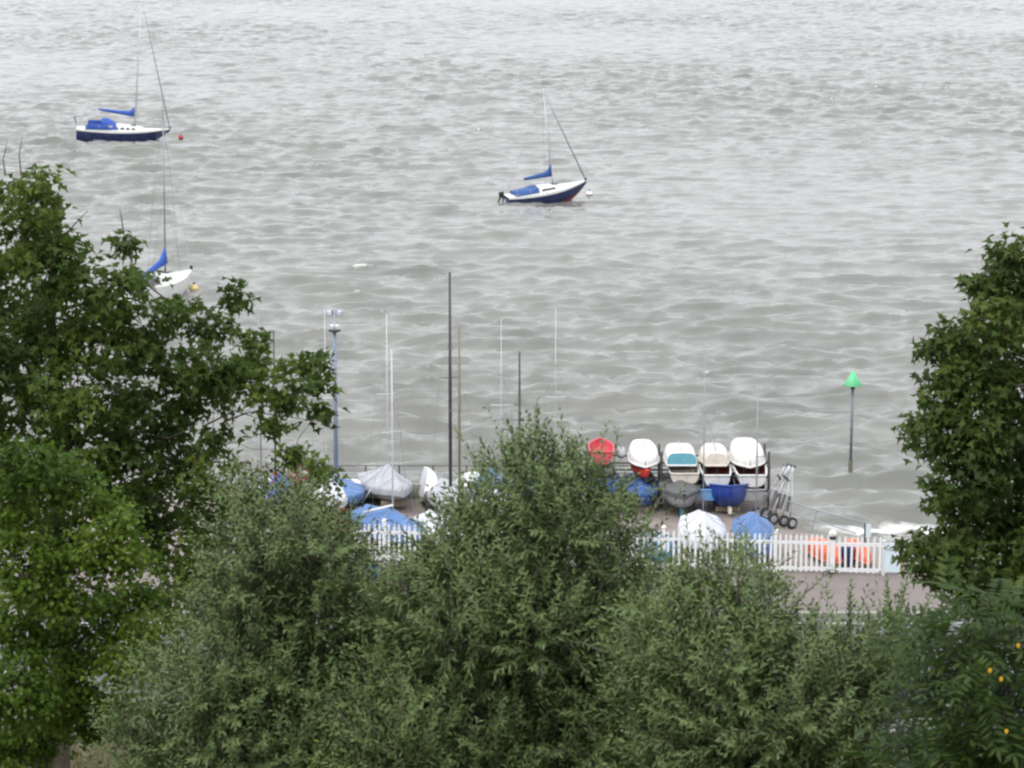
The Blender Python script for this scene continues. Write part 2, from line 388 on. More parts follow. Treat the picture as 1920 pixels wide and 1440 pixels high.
def np_mesh(name, V, loops, sizes, mat, attrs=None, smooth=False):
    me = bpy.data.meshes.new(name)
    me.vertices.add(len(V)); me.vertices.foreach_set('co', np.ascontiguousarray(V, dtype=np.float32).ravel())
    me.loops.add(len(loops)); me.loops.foreach_set('vertex_index', np.ascontiguousarray(loops, dtype=np.int32))
    st = np.concatenate([[0], np.cumsum(sizes)[:-1]]).astype(np.int32)
    me.polygons.add(len(sizes)); me.polygons.foreach_set('loop_start', st)
    if smooth: me.polygons.foreach_set('use_smooth', np.ones(len(sizes), dtype=bool))
    for k, v in (attrs or {}).items():
        a_ = me.attributes.new(k, 'FLOAT', 'POINT'); a_.data.foreach_set('value', np.ascontiguousarray(v, dtype=np.float32))
    if mat is not None: me.materials.append(mat)
    me.update(calc_edges=True)
    return me
m, n, l, b = nodes('muddy estuary water')
b.inputs['Base Color'].default_value = (0.24, 0.225, 0.17, 1); b.inputs['Roughness'].default_value = 0.16
b.inputs['IOR'].default_value = 1.333
tcn = n.new('ShaderNodeTexCoord')
mpn = n.new('ShaderNodeMapping'); mpn.inputs['Rotation'].default_value = (0, 0, R(8)); mpn.inputs['Scale'].default_value = (0.38, 1.0, 1.0)
l.new(tcn.outputs['Object'], mpn.inputs[0])
na = n.new('ShaderNodeTexNoise'); na.inputs['Scale'].default_value = 1.5; na.inputs['Detail'].default_value = 7; na.inputs['Roughness'].default_value = 0.62
l.new(mpn.outputs[0], na.inputs['Vector'])
bp = n.new('ShaderNodeBump'); bp.inputs['Strength'].default_value = 0.5; bp.inputs['Distance'].default_value = 0.085
l.new(na.outputs['Fac'], bp.inputs['Height']); l.new(bp.outputs[0], b.inputs['Normal'])
nc = n.new('ShaderNodeTexNoise'); nc.inputs['Scale'].default_value = 0.12; nc.inputs['Detail'].default_value = 5
l.new(tcn.outputs['Object'], nc.inputs['Vector'])
rc = n.new('ShaderNodeValToRGB'); rc.color_ramp.elements[0].position = 0.35; rc.color_ramp.elements[0].color = (0.152, 0.155, 0.140, 1)
rc.color_ramp.elements[1].position = 0.65; rc.color_ramp.elements[1].color = (0.192, 0.194, 0.176, 1)
l.new(nc.outputs['Fac'], rc.inputs['Fac'])
fa = n.new('ShaderNodeAttribute'); fa.attribute_name = 'foam'
fn = n.new('ShaderNodeTexNoise'); fn.inputs['Scale'].default_value = 3.0; fn.inputs['Detail'].default_value = 8; fn.inputs['Roughness'].default_value = 0.7
l.new(mpn.outputs[0], fn.inputs['Vector'])
ma = n.new('ShaderNodeMath'); ma.operation = 'MULTIPLY_ADD'; l.new(fn.outputs['Fac'], ma.inputs[0]); ma.inputs[1].default_value = 1.6
l.new(fa.outputs['Fac'], ma.inputs[2])
rf = n.new('ShaderNodeMapRange'); rf.inputs[1].default_value = 1.15; rf.inputs[2].default_value = 1.6; l.new(ma.outputs[0], rf.inputs[0])
m0 = n.new('ShaderNodeMath'); m0.operation = 'MULTIPLY'; l.new(rf.outputs[0], m0.inputs[0])
mg = n.new('ShaderNodeMath'); mg.operation = 'GREATER_THAN'; l.new(fa.outputs['Fac'], mg.inputs[0]); mg.inputs[1].default_value = 0.02
l.new(mg.outputs[0], m0.inputs[1])
fc = n.new('ShaderNodeMix'); fc.data_type = 'RGBA'; l.new(m0.outputs[0], fc.inputs[0]); l.new(rc.outputs[0], fc.inputs[6]); fc.inputs[7].default_value = (0.68, 0.68, 0.66, 1)
l.new(fc.outputs[2], b.inputs['Base Color'])
fr = n.new('ShaderNodeMapRange'); l.new(m0.outputs[0], fr.inputs[0]); fr.inputs[3].default_value = 0.09; fr.inputs[4].default_value = 0.8
l.new(fr.outputs[0], b.inputs['Roughness'])
me = np_mesh('water', V, quads.ravel(), np.full(len(quads), 4), m, {'foam': foam.ravel()}, True)
tag(link(bpy.data.objects.new('water', me)), kind='structure')
def water_h(x, y):
    x = np.array([[x]]); y = np.array([[y]])
    return float((samp(T1[0], 127.0, x * 0.6, y) + samp(T2[0], 83.0, x * 0.6, y))[0, 0]) * 0.8

# ================================================================== BOATS
def hull_rings(L, B, D, transom=0.7, fine=1.8, n=12, m=6, sheer=0.12, rocker=0.3, box=0.6, inset=0.0, z_from=0.0, zclip=None):
    """stations stern -> bow; each ring goes port sheer -> keel -> starboard sheer"""
    rings = []
    for i in range(n + 1):
        t = i / n
        wv = transom + (1 - transom) * math.sin(min(t / 0.45, 1) * math.pi / 2) if t < 0.45 else max(0.0, 1 - ((t - 0.45) / 0.55) ** fine)
        hw = max(B / 2 * wv - inset, 0.012)
        zs = D + sheer * D * (2 * (t - 0.4)) ** 2
        zk = D * rocker * (max(0, (t - 0.55) / 0.45) ** 2.4) * 2.2 + D * 0.10 * max(0, (0.35 - t) / 0.35) + inset
        zk = min(zk, zs * 0.93)
        x = -L / 2 + L * t * (1.0) + (-inset if t > 0.5 else inset) * 1.0
        ring = []
        for k in range(-m, m + 1):
            a = abs(k) / m
            yy = hw * (math.sin(a * math.pi / 2) ** box); zz = zk + (zs - zk) * (a ** 2.0 if True else 0)
            rk = 0.10 * L * (a) * max(0, (t - 0.8) / 0.2) ** 2 * 0.35
            ring.append(Vector((x + rk, -math.copysign(yy, k) if k else 0.0, zz)))
        rings.append(ring)
    return rings

def open_dinghy(name, label, cat, L, B, D, hm, im, loc, yaw, roll=0.0, pitch=0.0, group=None, transom=0.75, fine=2.2, box=0.55, thwart=True, rim=None, tm=None):
    r = empty(name, loc, yaw, roll, pitch); tag(r, label, cat, group)
    ro = hull_rings(L, B, D, transom, fine, box=box)
    h = MB(); h.loft(ro); h.build('hull', hm, r, True)
    t_ = MB(); t_.add(ro[0], [tuple(range(len(ro[0])))]); t_.build('transom', tm or hm, r)
    ri = hull_rings(L, B, D, transom, fine, box=box, inset=0.035)
    q = MB(); q.loft(ri); q.add(ri[0], [tuple(range(len(ri[0])))[::-1]]); q.build('interior', im, r, True)
    g = MB()
    path = [x[0] for x in ro] + [x[-1] for x in reversed(ro)]
    g.tube(path + [path[0]], 0.035, 6, False); g.build('gunwale', rim or hm, r, True)
    if thwart:
        for x in (-0.12 * L, 0.2 * L):
            MB().box((x, 0, D * 0.72), (0.2, B * 0.80, 0.03)).build('thwart', rim or hm, r)
    return r

def cover_rings(L, B, D, ridge, tm_, transom=0.75, fine=2.2, skirt=0.2, seed=1, tail=0.55, over=0.04):
    g = random.Random(seed); rings = []; ro = hull_rings(L, B, D, transom, fine, n=14)
    for i, rg in enumerate(ro):
        t = i / 14
        hgt = ridge * (1 - (1 - tail) * ((tm_ - t) / tm_) ** 1.0) if t < tm_ else ridge * (1 - 0.80 * ((t - tm_) / (1 - tm_)) ** 1.1)
        a, c = rg[0], rg[-1]; y = abs(a.y) + over; x = a.x; z0 = a.z + 0.02
        pts = []
        for s in (1, -1):
            side = [(s * (y * 0.99), z0 - skirt - 0.05 * g.random()), (s * (y + 0.012), z0 - skirt * 0.4), (s * y, z0 + 0.01), (s * y * 0.72, z0 + (hgt) * 0.20 + 0.015 * g.random()),
                    (s * y * 0.38, z0 + hgt * 0.52 + 0.02 * g.random()), (s * y * 0.08, z0 + hgt * 0.95)]
            pts.append([Vector((x + g.uniform(-.01, .01), yy, zz)) for yy, zz in side])
        rings.append(pts[0] + [Vector((x, 0, z0 + hgt))] + pts[1][::-1])
    return rings

def covered_dinghy(label, L, B, D, hm, cm, loc, yaw, ridge=0.6, tmast=0.62, mast=None, group='covered dinghies in the yard', boom=None, seed=1, skirt=0.2, tail=0.55, fine=2.2, transom=0.75, roll=0.0, pitch=0.0, trolley=True):
    r = empty('covered_dinghy', loc, yaw, roll, pitch); tag(r, label, 'dinghy', group)
    zb = 0.16 if trolley else 0.0
    ro = hull_rings(L, B, D, transom, fine)
    ro = [[p + Vector((0, 0, zb)) for p in rg] for rg in ro]
    h = MB(); h.loft(ro); h.build('hull', hm, r, True)
    MB().add(ro[0], [tuple(range(len(ro[0])))]).build('transom', hm, r)
    cv = cover_rings(L, B, D, ridge, tmast, transom, fine, skirt, seed, tail)
    cv = [[p + Vector((0, 0, zb)) for p in rg] for rg in cv]
    c = MB(); c.loft(cv)
    c.add(cv[0], [tuple(range(len(cv[0])))]); c.add(cv[-1], [tuple(range(len(cv[-1])))[::-1]]); co_ = c.build('cover', cm, r, True)
    for i in (3, 7, 11):
        MB().tube([p_ + Vector((0, math.copysign(.012, p_.y) if abs(p_.y) > .01 else 0, .012)) for p_ in cv[i]], .004, 4).build('tie_cord', M['black'] if seed % 2 else M['alu_pale'], co_)
    mx_ = -L / 2 + L * tmast
    if mast:
        hgt, rad, mm, lean = mast
        top = Vector((mx_ - hgt * math.sin(lean), 0, zb + D * 0.4 + hgt))
        base = Vector((mx_, 0, zb + D * 0.4))
        mo = MB().tube([base, base.lerp(top, 0.5), top], [rad, rad * 0.95, rad * 0.6], 8).build('mast', mm, r, True)
        sp_ = base.lerp(top, 0.55)
        MB().tube([sp_ + Vector((-.1, -.33, 0)), sp_, sp_ + Vector((-.1, .33, 0))], 0.012, 5).build('spreader', mm, mo)
        wr = 0.0035
        MB().tube([base.lerp(top, 0.72), Vector((L / 2 - 0.05, 0, zb + D))], wr, 4).build('forestay', M['wire'], r)
        for s in (-1, 1):
            MB().tube([base.lerp(top, 0.72), sp_ + Vector((-.1, .33 * s, 0)), Vector((mx_ - .25, s * B * 0.46, zb + D))], wr, 4).build('shroud', M['wire'], r)
    if boom:
        p0, p1, rad, mm = boom
        MB().tube([p0, p1], rad, 6).build('boom', mm, r, True)
    if trolley:
        for x in (-0.22 * L, 0.24 * L):
            MB().box((x, 0, 0.10), (0.14, B * 0.6, 0.2)).build('chock', M['wood'], r)
    return r

# ------------------------------------------------------------------ yachts on their moorings
def yacht(label, L, B, FB_, hullm, mastx, masth, loc, yaw, pitch, roll, boomang, boomlen, cover, opts):
    r = empty('sailing_yacht', loc, yaw, roll, pitch); tag(r, label, 'yacht', 'yachts on moorings')
    DR = 0.55                                        # canoe body below the waterline
    D = FB_ + DR
    ro = hull_rings(L, B, D, 0.62, 2.0, n=20, m=9, sheer=0.10, rocker=0.42, box=0.62)
    ro = [[Vector((p.x, p.y, p.z - DR)) for p in rg] for rg in ro]
    m_ = 9
    h = MB(); h.loft([rg[:5] for rg in ro]); h.loft([rg[-5:] for rg in ro]); h.add([p for p in ro[0]], [tuple(range(19))]); h.build('hull', hullm, r, True)
    h = MB(); h.loft([rg[4:-4] for rg in ro]); h.build('antifouling', opts.get('anti', M['red_anti']), r, True)
    st = MB()
    for k0, k1 in ((0, 1), (-1, -2)):
        st.loft([[rg[k0] + Vector((0, math.copysign(.018, rg[k0].y), 0.035)), rg[k0].lerp(rg[k1], 0.45) + Vector((0, math.copysign(.014, rg[k0].y), 0))] for rg in ro])
    st.build('sheer_stripe', M['white'], r)
    d = MB(); d.loft([[rg[0], rg[0] * 0.5 + Vector((rg[0].x * .5, 0, rg[0].z * .5 + .03)), Vector((rg[0].x, 0, rg[0].z + 0.06)), rg[-1] * 0.5 + Vector((rg[-1].x * .5, 0, rg[-1].z * .5 + .03)), rg[-1]] for rg in ro]); d.build('deck', M['white'], r, True)
    zd = FB_ + 0.03
    # coachroof
    x0, x1 = -0.12 * L, 0.27 * L; ch = opts.get('cabin', 0.42)
    rings = []
    for i in range(9):
        t = i / 8; x = x0 + (x1 - x0) * t; hw = B * (0.30 - 0.17 * t ** 1.7); hh = ch * (1 - 0.62 * t ** 2.2)
        if i == 8: hh = 0.03
        rings.append([Vector((x, hw, zd - .03)), Vector((x, hw * .90, zd + hh * .85)), Vector((x, hw * .5, zd + hh)), Vector((x, 0, zd + hh * 1.05)), Vector((x, -hw * .5, zd + hh)), Vector((x, -hw * .90, zd + hh * .85)), Vector((x, -hw, zd - .03))])
    c = MB(); c.loft(rings); c.add(rings[0], [tuple(range(7))]); cab = c.build('coachroof', M['white'], r, True)
    nwin = opts.get('windows', 2)
    for s in (1, -1):
        for k in range(nwin):
            t0 = 0.10 + 0.62 * k / nwin; t1 = t0 + (0.46 / nwin)
            pts = []
            for t, zf in ((t0, .28), (t1, .30), (t1 - .02, .72), (t0 + .02, .74)):
                x = x0 + (x1 - x0) * t; hw = B * (0.30 - 0.17 * t ** 1.7) * (1 - .10 * zf); hh = ch * (1 - 0.62 * t ** 2.2)
                pts.append(Vector((x, s * (hw + 0.022), zd + hh * zf * .85)))
            inn = [p - Vector((0, s * .02, 0)) for p in pts]
            MB().loft([pts, inn], True, True, True).build('window', M['window'], cab)
    MB().box((0.12 * L, 0, zd + ch * .93), (0.5, 0.5, 0.06)).build('hatch', M['window'], cab)
    # cockpit coaming and well
    cx0, cx1 = -0.40 * L, -0.12 * L
    for s in (1, -1):
        MB().box(((cx0 + cx1) / 2, s * B * .29, zd + .10), (cx1 - cx0, .10, .22)).build('coaming', M['white'], r)
    MB().box(((cx0 + cx1) / 2, 0, zd + .012), (cx1 - cx0, B * .52, .02)).build('cockpit_floor', M['darkgrey'], r)
    MB().tube([(cx0 + .25, 0, zd + .05), (cx0 + .9, 0.05, zd + .45)], .025, 6).build('tiller', M['wood'], r)
    if opts.get('cockpit_cover'):
        mc = opts['cockpit_cover']
        rg2 = []
        for i in range(6):
            t = i / 5; x = cx0 + (cx1 - cx0) * t; zz = zd + .30 + .16 * t + .03 * math.sin(t * 9)
            rg2.append([Vector((x, B * .33, zd + .06)), Vector((x, B * .30, zz - .05)), Vector((x, 0, zz + .06)), Vector((x, -B * .30, zz - .05)), Vector((x, -B * .33, zd + .06))])
        q = MB(); q.loft(rg2); q.add(rg2[0], [tuple(range(5))]); q.add(rg2[-1], [tuple(range(5))[::-1]]); q.build('cockpit_cover', mc, r, True)
    if opts.get('hood'):
        mh = opts['hood']; rg2 = []
        for i, (x, hh) in enumerate(((x0 + .55, .08), (x0 + .25, .62), (x0 - .40, .98), (x0 - .95, .95))):
            hw = B * .31; zc = zd + (ch * .8 if i == 0 else .18)
            rg2.append([Vector((x, hw, zd + .1))] + [Vector((x, hw * math.cos(a), zc + hh * math.sin(a) ** .7)) for a in [math.pi * k / 8 for k in range(1, 8)]] + [Vector((x, -hw, zd + .1))])
        q = MB(); q.loft(rg2); ho = q.build('sprayhood', mh, r, True)
        for s in (1, -1): MB().box((x0 - .05, s * (B * .31 + .015), zd + .42), (.42, .02, .22)).build('hood_window', M['greycover'], ho)
        for s in (1, -1): MB().box(((cx0 + cx1) / 2 - .05, s * (B * .33 + .02), zd + .46), ((cx1 - cx0) * .8, .02, .52)).build('dodger', mh, r)
    # rig
    mbase = Vector((mastx, 0, zd + ch * .8)); mtop = Vector((mastx + opts.get('rake', -.015) * masth, 0, zd + masth))
    rad = opts.get('mast_r', .065)
    mo = MB().tube([mbase, mtop], [rad, rad * .75], 8).build('mast', opts.get('mastm', M['alu_pale']), r, True)
    sps = [0.52] if masth < 10 else [0.36, 0.66]
    for f in sps:
        p = mbase.lerp(mtop, f); MB().tube([p + Vector((-.12, -.62, .03)), p, p + Vector((-.12, .62, .03))], .025, 5).build('spreader', M['alu'], mo)
    MB().tube([mtop, mtop + Vector((0, 0, .7))], .014, 4).build('antenna', M['wire'], mo)
    MB().tube([mtop + Vector((-.3, 0, .08)), mtop + Vector((.25, 0, .08))], .016, 4).build('wind_vane', M['wire'], mo)
    bow = ro[-1][0].copy(); bow.y = 0; bow.z += .05; bow.x -= .12
    fst = mbase.lerp(mtop, opts.get('forestay_f', .97))
    MB().tube([bow, bow.lerp(fst, .06), bow.lerp(fst, .55), fst], [.018, .060 * opts.get('jib_r', 1), .040 * opts.get('jib_r', 1), .010], 7).build('furled_jib', opts.get('jibm', M['furled']), r, True)
    MB().tube([bow, bow + Vector((0, 0, .18))], .09, 8).build('furling_drum', M['black'], r)
    ster = Vector((-L / 2 + .05, 0, FB_ + .05))
    MB().tube([mtop, ster], .008, 4).build('backstay', M['wire'], r)
    for s in (1, -1):
        q = mbase.lerp(mtop, sps[0]) + Vector((-.12, .62 * s, .03))
        MB().tube([mtop, q, Vector((mastx - .15, s * B * .45, zd))], .008, 4).build('shroud', M['wire'], r)
        MB().tube([mbase.lerp(mtop, sps[0]), Vector((mastx + .25, s * B * .44, zd))], .007, 4).build('lower_shroud', M['wire'], r)
    # boom with sail under its cover
    b0 = Vector((mastx - .08, 0, zd + ch + opts.get('boomz', .55))); b1 = b0 + Vector((-boomlen * math.cos(boomang), 0, boomlen * math.sin(boomang)))
    bo = MB().tube([b0, b1], .05, 7).build('boom', M['alu'], r, True)
    cvr = []
    for i in range(9):
        t = i / 8; p = b0.lerp(b1, t); hgt = .34 * (1 - t) ** 1.1 + .12; wd = .15 * (1 - t) + .07
        if i == 0: hgt = .95
        if i == 1: hgt = .46
        cvr.append([p + Vector((0, 0, -.08)), p + Vector((0, wd, .04)), p + Vector((0, wd * .6, hgt * .7)), p + Vector((0, 0, hgt)), p + Vector((0, -wd * .6, hgt * .7)), p + Vector((0, -wd, .04))])
    MB().loft(cvr, True, True, True).build('sail_cover', cover, r, True)
    # pulpit, pushpit, stanchions, lifelines
    def rail(name, pts, rr=.016):
        return MB().tube(pts, rr, 5).build(name, M['alu'], r, True)
    e = ro[-2]; e3 = ro[-4]
    rail('pulpit', [e3[0] + Vector((0, -.05, .0)), e3[0] + Vector((.1, -.05, .58)), e[0] + Vector((.15, 0, .62)), e[-1] + Vector((.15, 0, .62)), e3[-1] + Vector((.1, .05, .58)), e3[-1] + Vector((0, .05, 0))])
    s0, s1 = ro[0], ro[2]
    rail('pushpit', [s1[0] + Vector((0, -.05, 0)), s1[0] + Vector((0, -.05, .6)), s0[0] + Vector((.06, -.05, .6)), s0[-1] + Vector((.06, .05, .6)), s1[-1] + Vector((0, .05, .6)), s1[-1] + Vector((0, .05, 0))])
    for s, k in ((1, 0), (-1, -1)):
        for j in (5, 9, 13): rail('stanchion', [ro[j][k] - Vector((0, s * .04, 0)), ro[j][k] + Vector((0, -s * .04, .58))], .013)
        rail('lifeline', [ro[j][k] + Vector((0, -s * .04, .57)) for j in (2, 5, 9, 13, 17)], .006)
    # rudder / outboard
    if opts.get('outboard'):
        ob = MB().box((-L / 2 - .22, .25, FB_ + .22), (.34, .26, .42)).build('outboard_motor', M['black'], r)
        MB().tube([(-L / 2 - .28, .25, FB_ + .1), (-L / 2 - .95, .25, -.22)], [.07, .05], 6).build('outboard_leg', M['black'], ob)
        MB().box((-L / 2 - .98, .25, -.22), (.30, .06, .10), (0, .4, 0)).build('propeller', M['black'], ob)
    MB().box((-L / 2 - .05, 0, .05), (.22, .05, FB_ * 1.5)).build('rudder', M['white'], r)
    if opts.get('ensign'):
        MB().tube([(-L / 2 + .1, -.3, FB_), (-L / 2 - .25, -.3, FB_ + 1.35)], .018, 5).build('flagstaff', M['wood'], r)
        MB().tube([(-L / 2 - .02, -.3, FB_ + .55), (-L / 2 - .20, -.3, FB_ + 1.25)], [.05, .07], 5).build('furled_flag', M['royal'], r)
    return r

def on_water(px, py): return G(px, py, WATER_Z)
p = on_water(229, 262)
yacht('larger navy blue yacht with blue sail cover and sprayhood, far left', 9.1, 2.9, 1.0, M['navy'], 0.14 * 9.1, 13.5, (p.x, p.y, WATER_Z), R(7), R(2.2), R(5), R(9), 3.6, M['sailblue'],
      dict(hood=M['sailblue'], cockpit_cover=M['midblue'], windows=4, cabin=.55, ensign=True, rake=.035, anti=M['navy'], boomz=.85, mast_r=.06))
p = on_water(1024, 377)
yacht('small navy yacht pitching bow up with tilted outboard at its stern, mid water', 6.7, 2.4, 0.80, M['navy'], 0.10 * 6.7, 7.9, (p.x, p.y, WATER_Z + .05), R(22), R(-7.5), R(5), R(2), 2.3, M['midblue'],
      dict(outboard=True, cockpit_cover=M['midblue'], windows=1, cabin=.42, boomz=.62, jibm=M['furled'], mast_r=.05))
p = on_water(294, 556)
yacht('white yacht with bright blue sail cover, half hidden behind left tree', 7.0, 2.5, 0.85, M['white'], 0.9, 9.6, (p.x, p.y, WATER_Z), R(64), R(-1.5), R(2), R(-12), 2.8, M['sailblue'],
      dict(windows=1, cabin=.46, mastm=M['mast_grey'], jibm=M['alu_pale'], jib_r=.35, anti=M['white'], boomz=.45, mast_r=.05, cockpit_cover=M['darkgrey']))
def buoy(label, px, py, rad, mat, top=None):
    q = on_water(px, py); r = empty('mooring_buoy', (q.x, q.y, WATER_Z + .12)); tag(r, label, 'buoy', 'mooring buoys')
    MB().lathe([(.01, -rad * .8), (rad * .75, -rad * .6), (rad, 0), (rad * .8, rad * .55), (rad * .35, rad * .9), (.02, rad)], 14).build('float', mat, r, True)
    MB().lathe([(.05, rad * .95), (.05, rad * 1.15), (.09, rad * 1.2), (.09, rad * 1.35)], 8).build('pick_up_ring', top or M['steel'], r)
    if top: MB().lathe([(rad * 1.01, -rad * .1), (rad * 1.02, rad * .12)], 14).build('band', top, r)
buoy('small dark red mooring buoy off the far left yacht\'s bow', 339, 260, .28, M['buoyred'])
buoy('white mooring buoy with black band off the pitching yacht\'s bow', 1105, 368, .30, M['white'], M['black'])
buoy('yellow mooring buoy beside the half hidden white yacht', 364, 546, .30, M['buoyyellow'])

# ------------------------------------------------------------------ green beacon in the shallows
p = on_water(1594, 893); s_ = PPM(p.y)
bt = W(1599, 722, p.y)
r = empty('channel_beacon', (p.x, p.y, WATER_Z - 1.0)); tag(r, 'green cone topped beacon pole standing in shallow water', 'beacon')
zt = bt.z - (WATER_Z - 1.0); lx = bt.x - p.x
MB().tube([(0, 0, 0), (lx * .30, 0, zt * .36)], .085, 8).build('weedy_pile', M['weed'], r, True)
MB().tube([(lx * .30, 0, zt * .355), (lx, 0, zt + .05)], .055, 8).build('pole', M['pilegrey'], r, True)
MB().lathe([(.36, -.02), (.37, 0), (.20, .26), (.035, .55), (.01, .56)], 18, (lx, 0, zt)).build('topmark_cone', M['green'], r, True)
MB().lathe([(.09, -.16), (.09, 0)], 8, (lx, 0, zt)).build('collar', M['steel'], r)

# ------------------------------------------------------------------ white picket fence with gate
s_left, s_right = 0.0, sx(1688)
post_s = [sx(q) for q in (460, 590, 721, 895, 1070, 1244, 1453)]; gate_s = sx(1560)
fence = empty('picket_fence', F(0)); tag(fence, 'long white picket fence between the promenade and dinghy yard', 'fence')
frot = Matrix(((fdir.x, fnor.x, 0), (fdir.y, fnor.y, 0), (0, 0, 1)))
fz = math.atan2(fdir.y, fdir.x)
fence.rotation_euler = (0, 0, fz)
def picket_mesh(hgt, wid=.068, th=.022):
    m_ = MB(); hw, ht = wid / 2, th / 2
    prof = [(-hw, .06), (hw, .06), (hw, hgt - .05), (hw * .35, hgt), (-hw * .35, hgt), (-hw, hgt - .05)]
    m_.loft([[Vector((x, -ht, z)) for x, z in prof], [Vector((x, ht, z)) for x, z in prof]], True, True, True)
    me_ = bpy.data.meshes.new('picket'); me_.from_pydata([tuple(v) for v in m_.v], [], m_.f); me_.materials.append(M['fence']); return me_
pk = picket_mesh(1.16); pk_short = picket_mesh(1.12)
PIT = .152
def pickets(root, s0, s1, mesh, base=0.0):
    nk = max(1, int((s1 - s0) / PIT)); st = (s1 - s0) / nk
    for i in range(nk):
        o = bpy.data.objects.new('picket', mesh); o.location = (s0 + st * (i + .5) - base, -.022, .025 * random.random() - .01); o.rotation_euler = (random.uniform(-.015, .015), random.uniform(-.022, .022), 0); link(o, root)
ends = [s_left] + post_s + [gate_s]
for a, b in zip(ends[:-1], ends[1:]):
    pickets(fence, a + .06, b - .06, pk)
    for z in (.14, .90):
        MB().box(((a + b) / 2, .018, z), (b - a - .11, .05, .085)).build('rail', M['fence'], fence)
for s in post_s:
    po = MB().box((s, .0, .62), (.11, .11, 1.25)).build('post', M['fence'], fence)
    MB().loft([[Vector((s + x * q, y * q, z)) for x, y in ((-.07, -.07), (.07, -.07), (.07, .07), (-.07, .07))] for q, z in ((1, 1.245), (1, 1.27), (.15, 1.33))], True, True, True).build('post_cap', M['fence'], po)
gp = empty('gate_post', F(gate_s)); gp.rotation_euler = (0, 0, fz); tag(gp, 'white gate post with black lantern ring dividing fence and gate', 'post')
MB().box((0, 0, .52), (.15, .14, 1.04)).build('shaft', M['fence'], gp)
MB().lathe([(.11, 1.045), (.11, 1.10)], 12).build('black_collar', M['black'], gp)
MB().lathe([(.08, 1.10), (.115, 1.16), (.115, 1.24), (.06, 1.30), (.01, 1.31)], 12).build('cap', M['white'], gp, True)
MB().box((0, -.0, .035), (.22, .18, .06)).build('foot_plate', M['black'], gp)
gs1 = sx(1655)
gate = empty('picket_gate', F(gate_s)); gate.rotation_euler = (0, 0, fz); tag(gate, 'white picket gate leaf right of the gate post', 'gate')
pickets(gate, gate_s + .14, gs1 - .02, pk_short, gate_s)
for z in (.12, .88): MB().box(((gs1 - gate_s) / 2 + .06, .018, z), (gs1 - gate_s - .10, .05, .10)).build('rail', M['fence'], gate)
MB().box((gs1 - gate_s + .02, 0, .53), (.09, .09, 1.0)).build('stile', M['fence'], gate)
pn = empty('notice_board', F(sx(1672))); pn.rotation_euler = (0, 0, fz); tag(pn, 'pale blue white board closing the fence end beside right tree', 'board')
MB().box((0, -.03, .53), (.46, .05, .86)).build('panel', M['panel'], pn)
MB().box((0, -.062, .78), (.40, .012, .035)).build('batten', M['galv'], pn)
for s in (-.25, .25): MB().box((s, 0, .52), (.06, .09, 1.04)).build('post', M['fence'], pn)
br = empty('timber_post', F(sx(1690))); tag(br, 'short tan timber post at the right end of the fence', 'post')
MB().box((0, 0, .42), (.09, .09, .84)).build('post_shaft', M['tan'], br); MB().box((0, 0, .86), (.12, .12, .04)).build('post_top', M['tan'], br)

# ------------------------------------------------------------------ quay railing and parapet
rl = empty('quay_railing', (0, Y_EDGE - .12, 0)); tag(rl, 'grey steel railing along the water edge of the yard', 'railing')
xl, xr = W(560, 900, Y_EDGE).x, W(1442, 900, Y_EDGE).x
nP = 14
for i in range(nP + 1):
    x = xl + (xr - xl) * i / nP
    MB().tube([(x, 0, 0), (x, 0, 1.02)], .028, 6).build('post', M['steel'], rl)
for z in (.25, .5, .75, 1.0): MB().tube([(xl, 0, z), (xr, 0, z)], .018, 6).build('rail', M['galv'] if z < .9 else M['steel'], rl)
xa, xb = W(560, 930, Y_EDGE).x, W(850, 930, Y_EDGE).x
pw = empty('parapet_wall', ((xa + xb) / 2, Y_EDGE - .55, 0)); tag(pw, 'low stained concrete parapet behind the left dinghies', 'wall')
nb = 8
for i in range(nb):
    wv = (xb - xa) / nb
    MB().box((-(xb - xa) / 2 + wv * (i + .5), 0, .24), (wv - .02, .34, .47 + .02 * random.random())).build('block', M['concrete'], pw)

# slipway handrail
hr = empty('slipway_handrail', (0, 0, 0)); tag(hr, 'thin grey handrail running down the slipway behind orange dinghies', 'railing')
Yh = G(1520, 1003).y + .2
p0, p1 = W(1532, 956, Yh), W(1622, 981, Yh - .6); q0, q1 = W(1520, 1003, Yh), W(1622, 1010, Yh - .6)
pz = W(1478, 940, Yh + .8); pz2 = W(1480, 960, Yh + .8)
MB().tube([pz, p0, p1], .022, 6).build('rail', M['galv'], hr, True)
MB().tube([pz2, W(1528, 976, Yh), W(1606, 1000, Yh - .6)], .018, 6).build('rail', M['galv'], hr, True)
MB().tube([q0, p0], .02, 6).build('post', M['galv'], hr); MB().tube([q1 + Vector((0, 0, -.5)), p1], .03, 6).build('post', M['steel'], hr)
sgp = W(1628, 1004, Yh - .7)
sg = empty('depth_board', (sgp.x, sgp.y, sgp.z - 1.3)); tag(sg, 'narrow pale board on a post at the slipway handrail end', 'board')
MB().box((0, 0, 1.45), (.16, .03, .42)).build('board_face', M['panel'], sg); MB().box((.06, .04, .75), (.05, .05, 1.9)).build('board_post', M['galv'], sg)

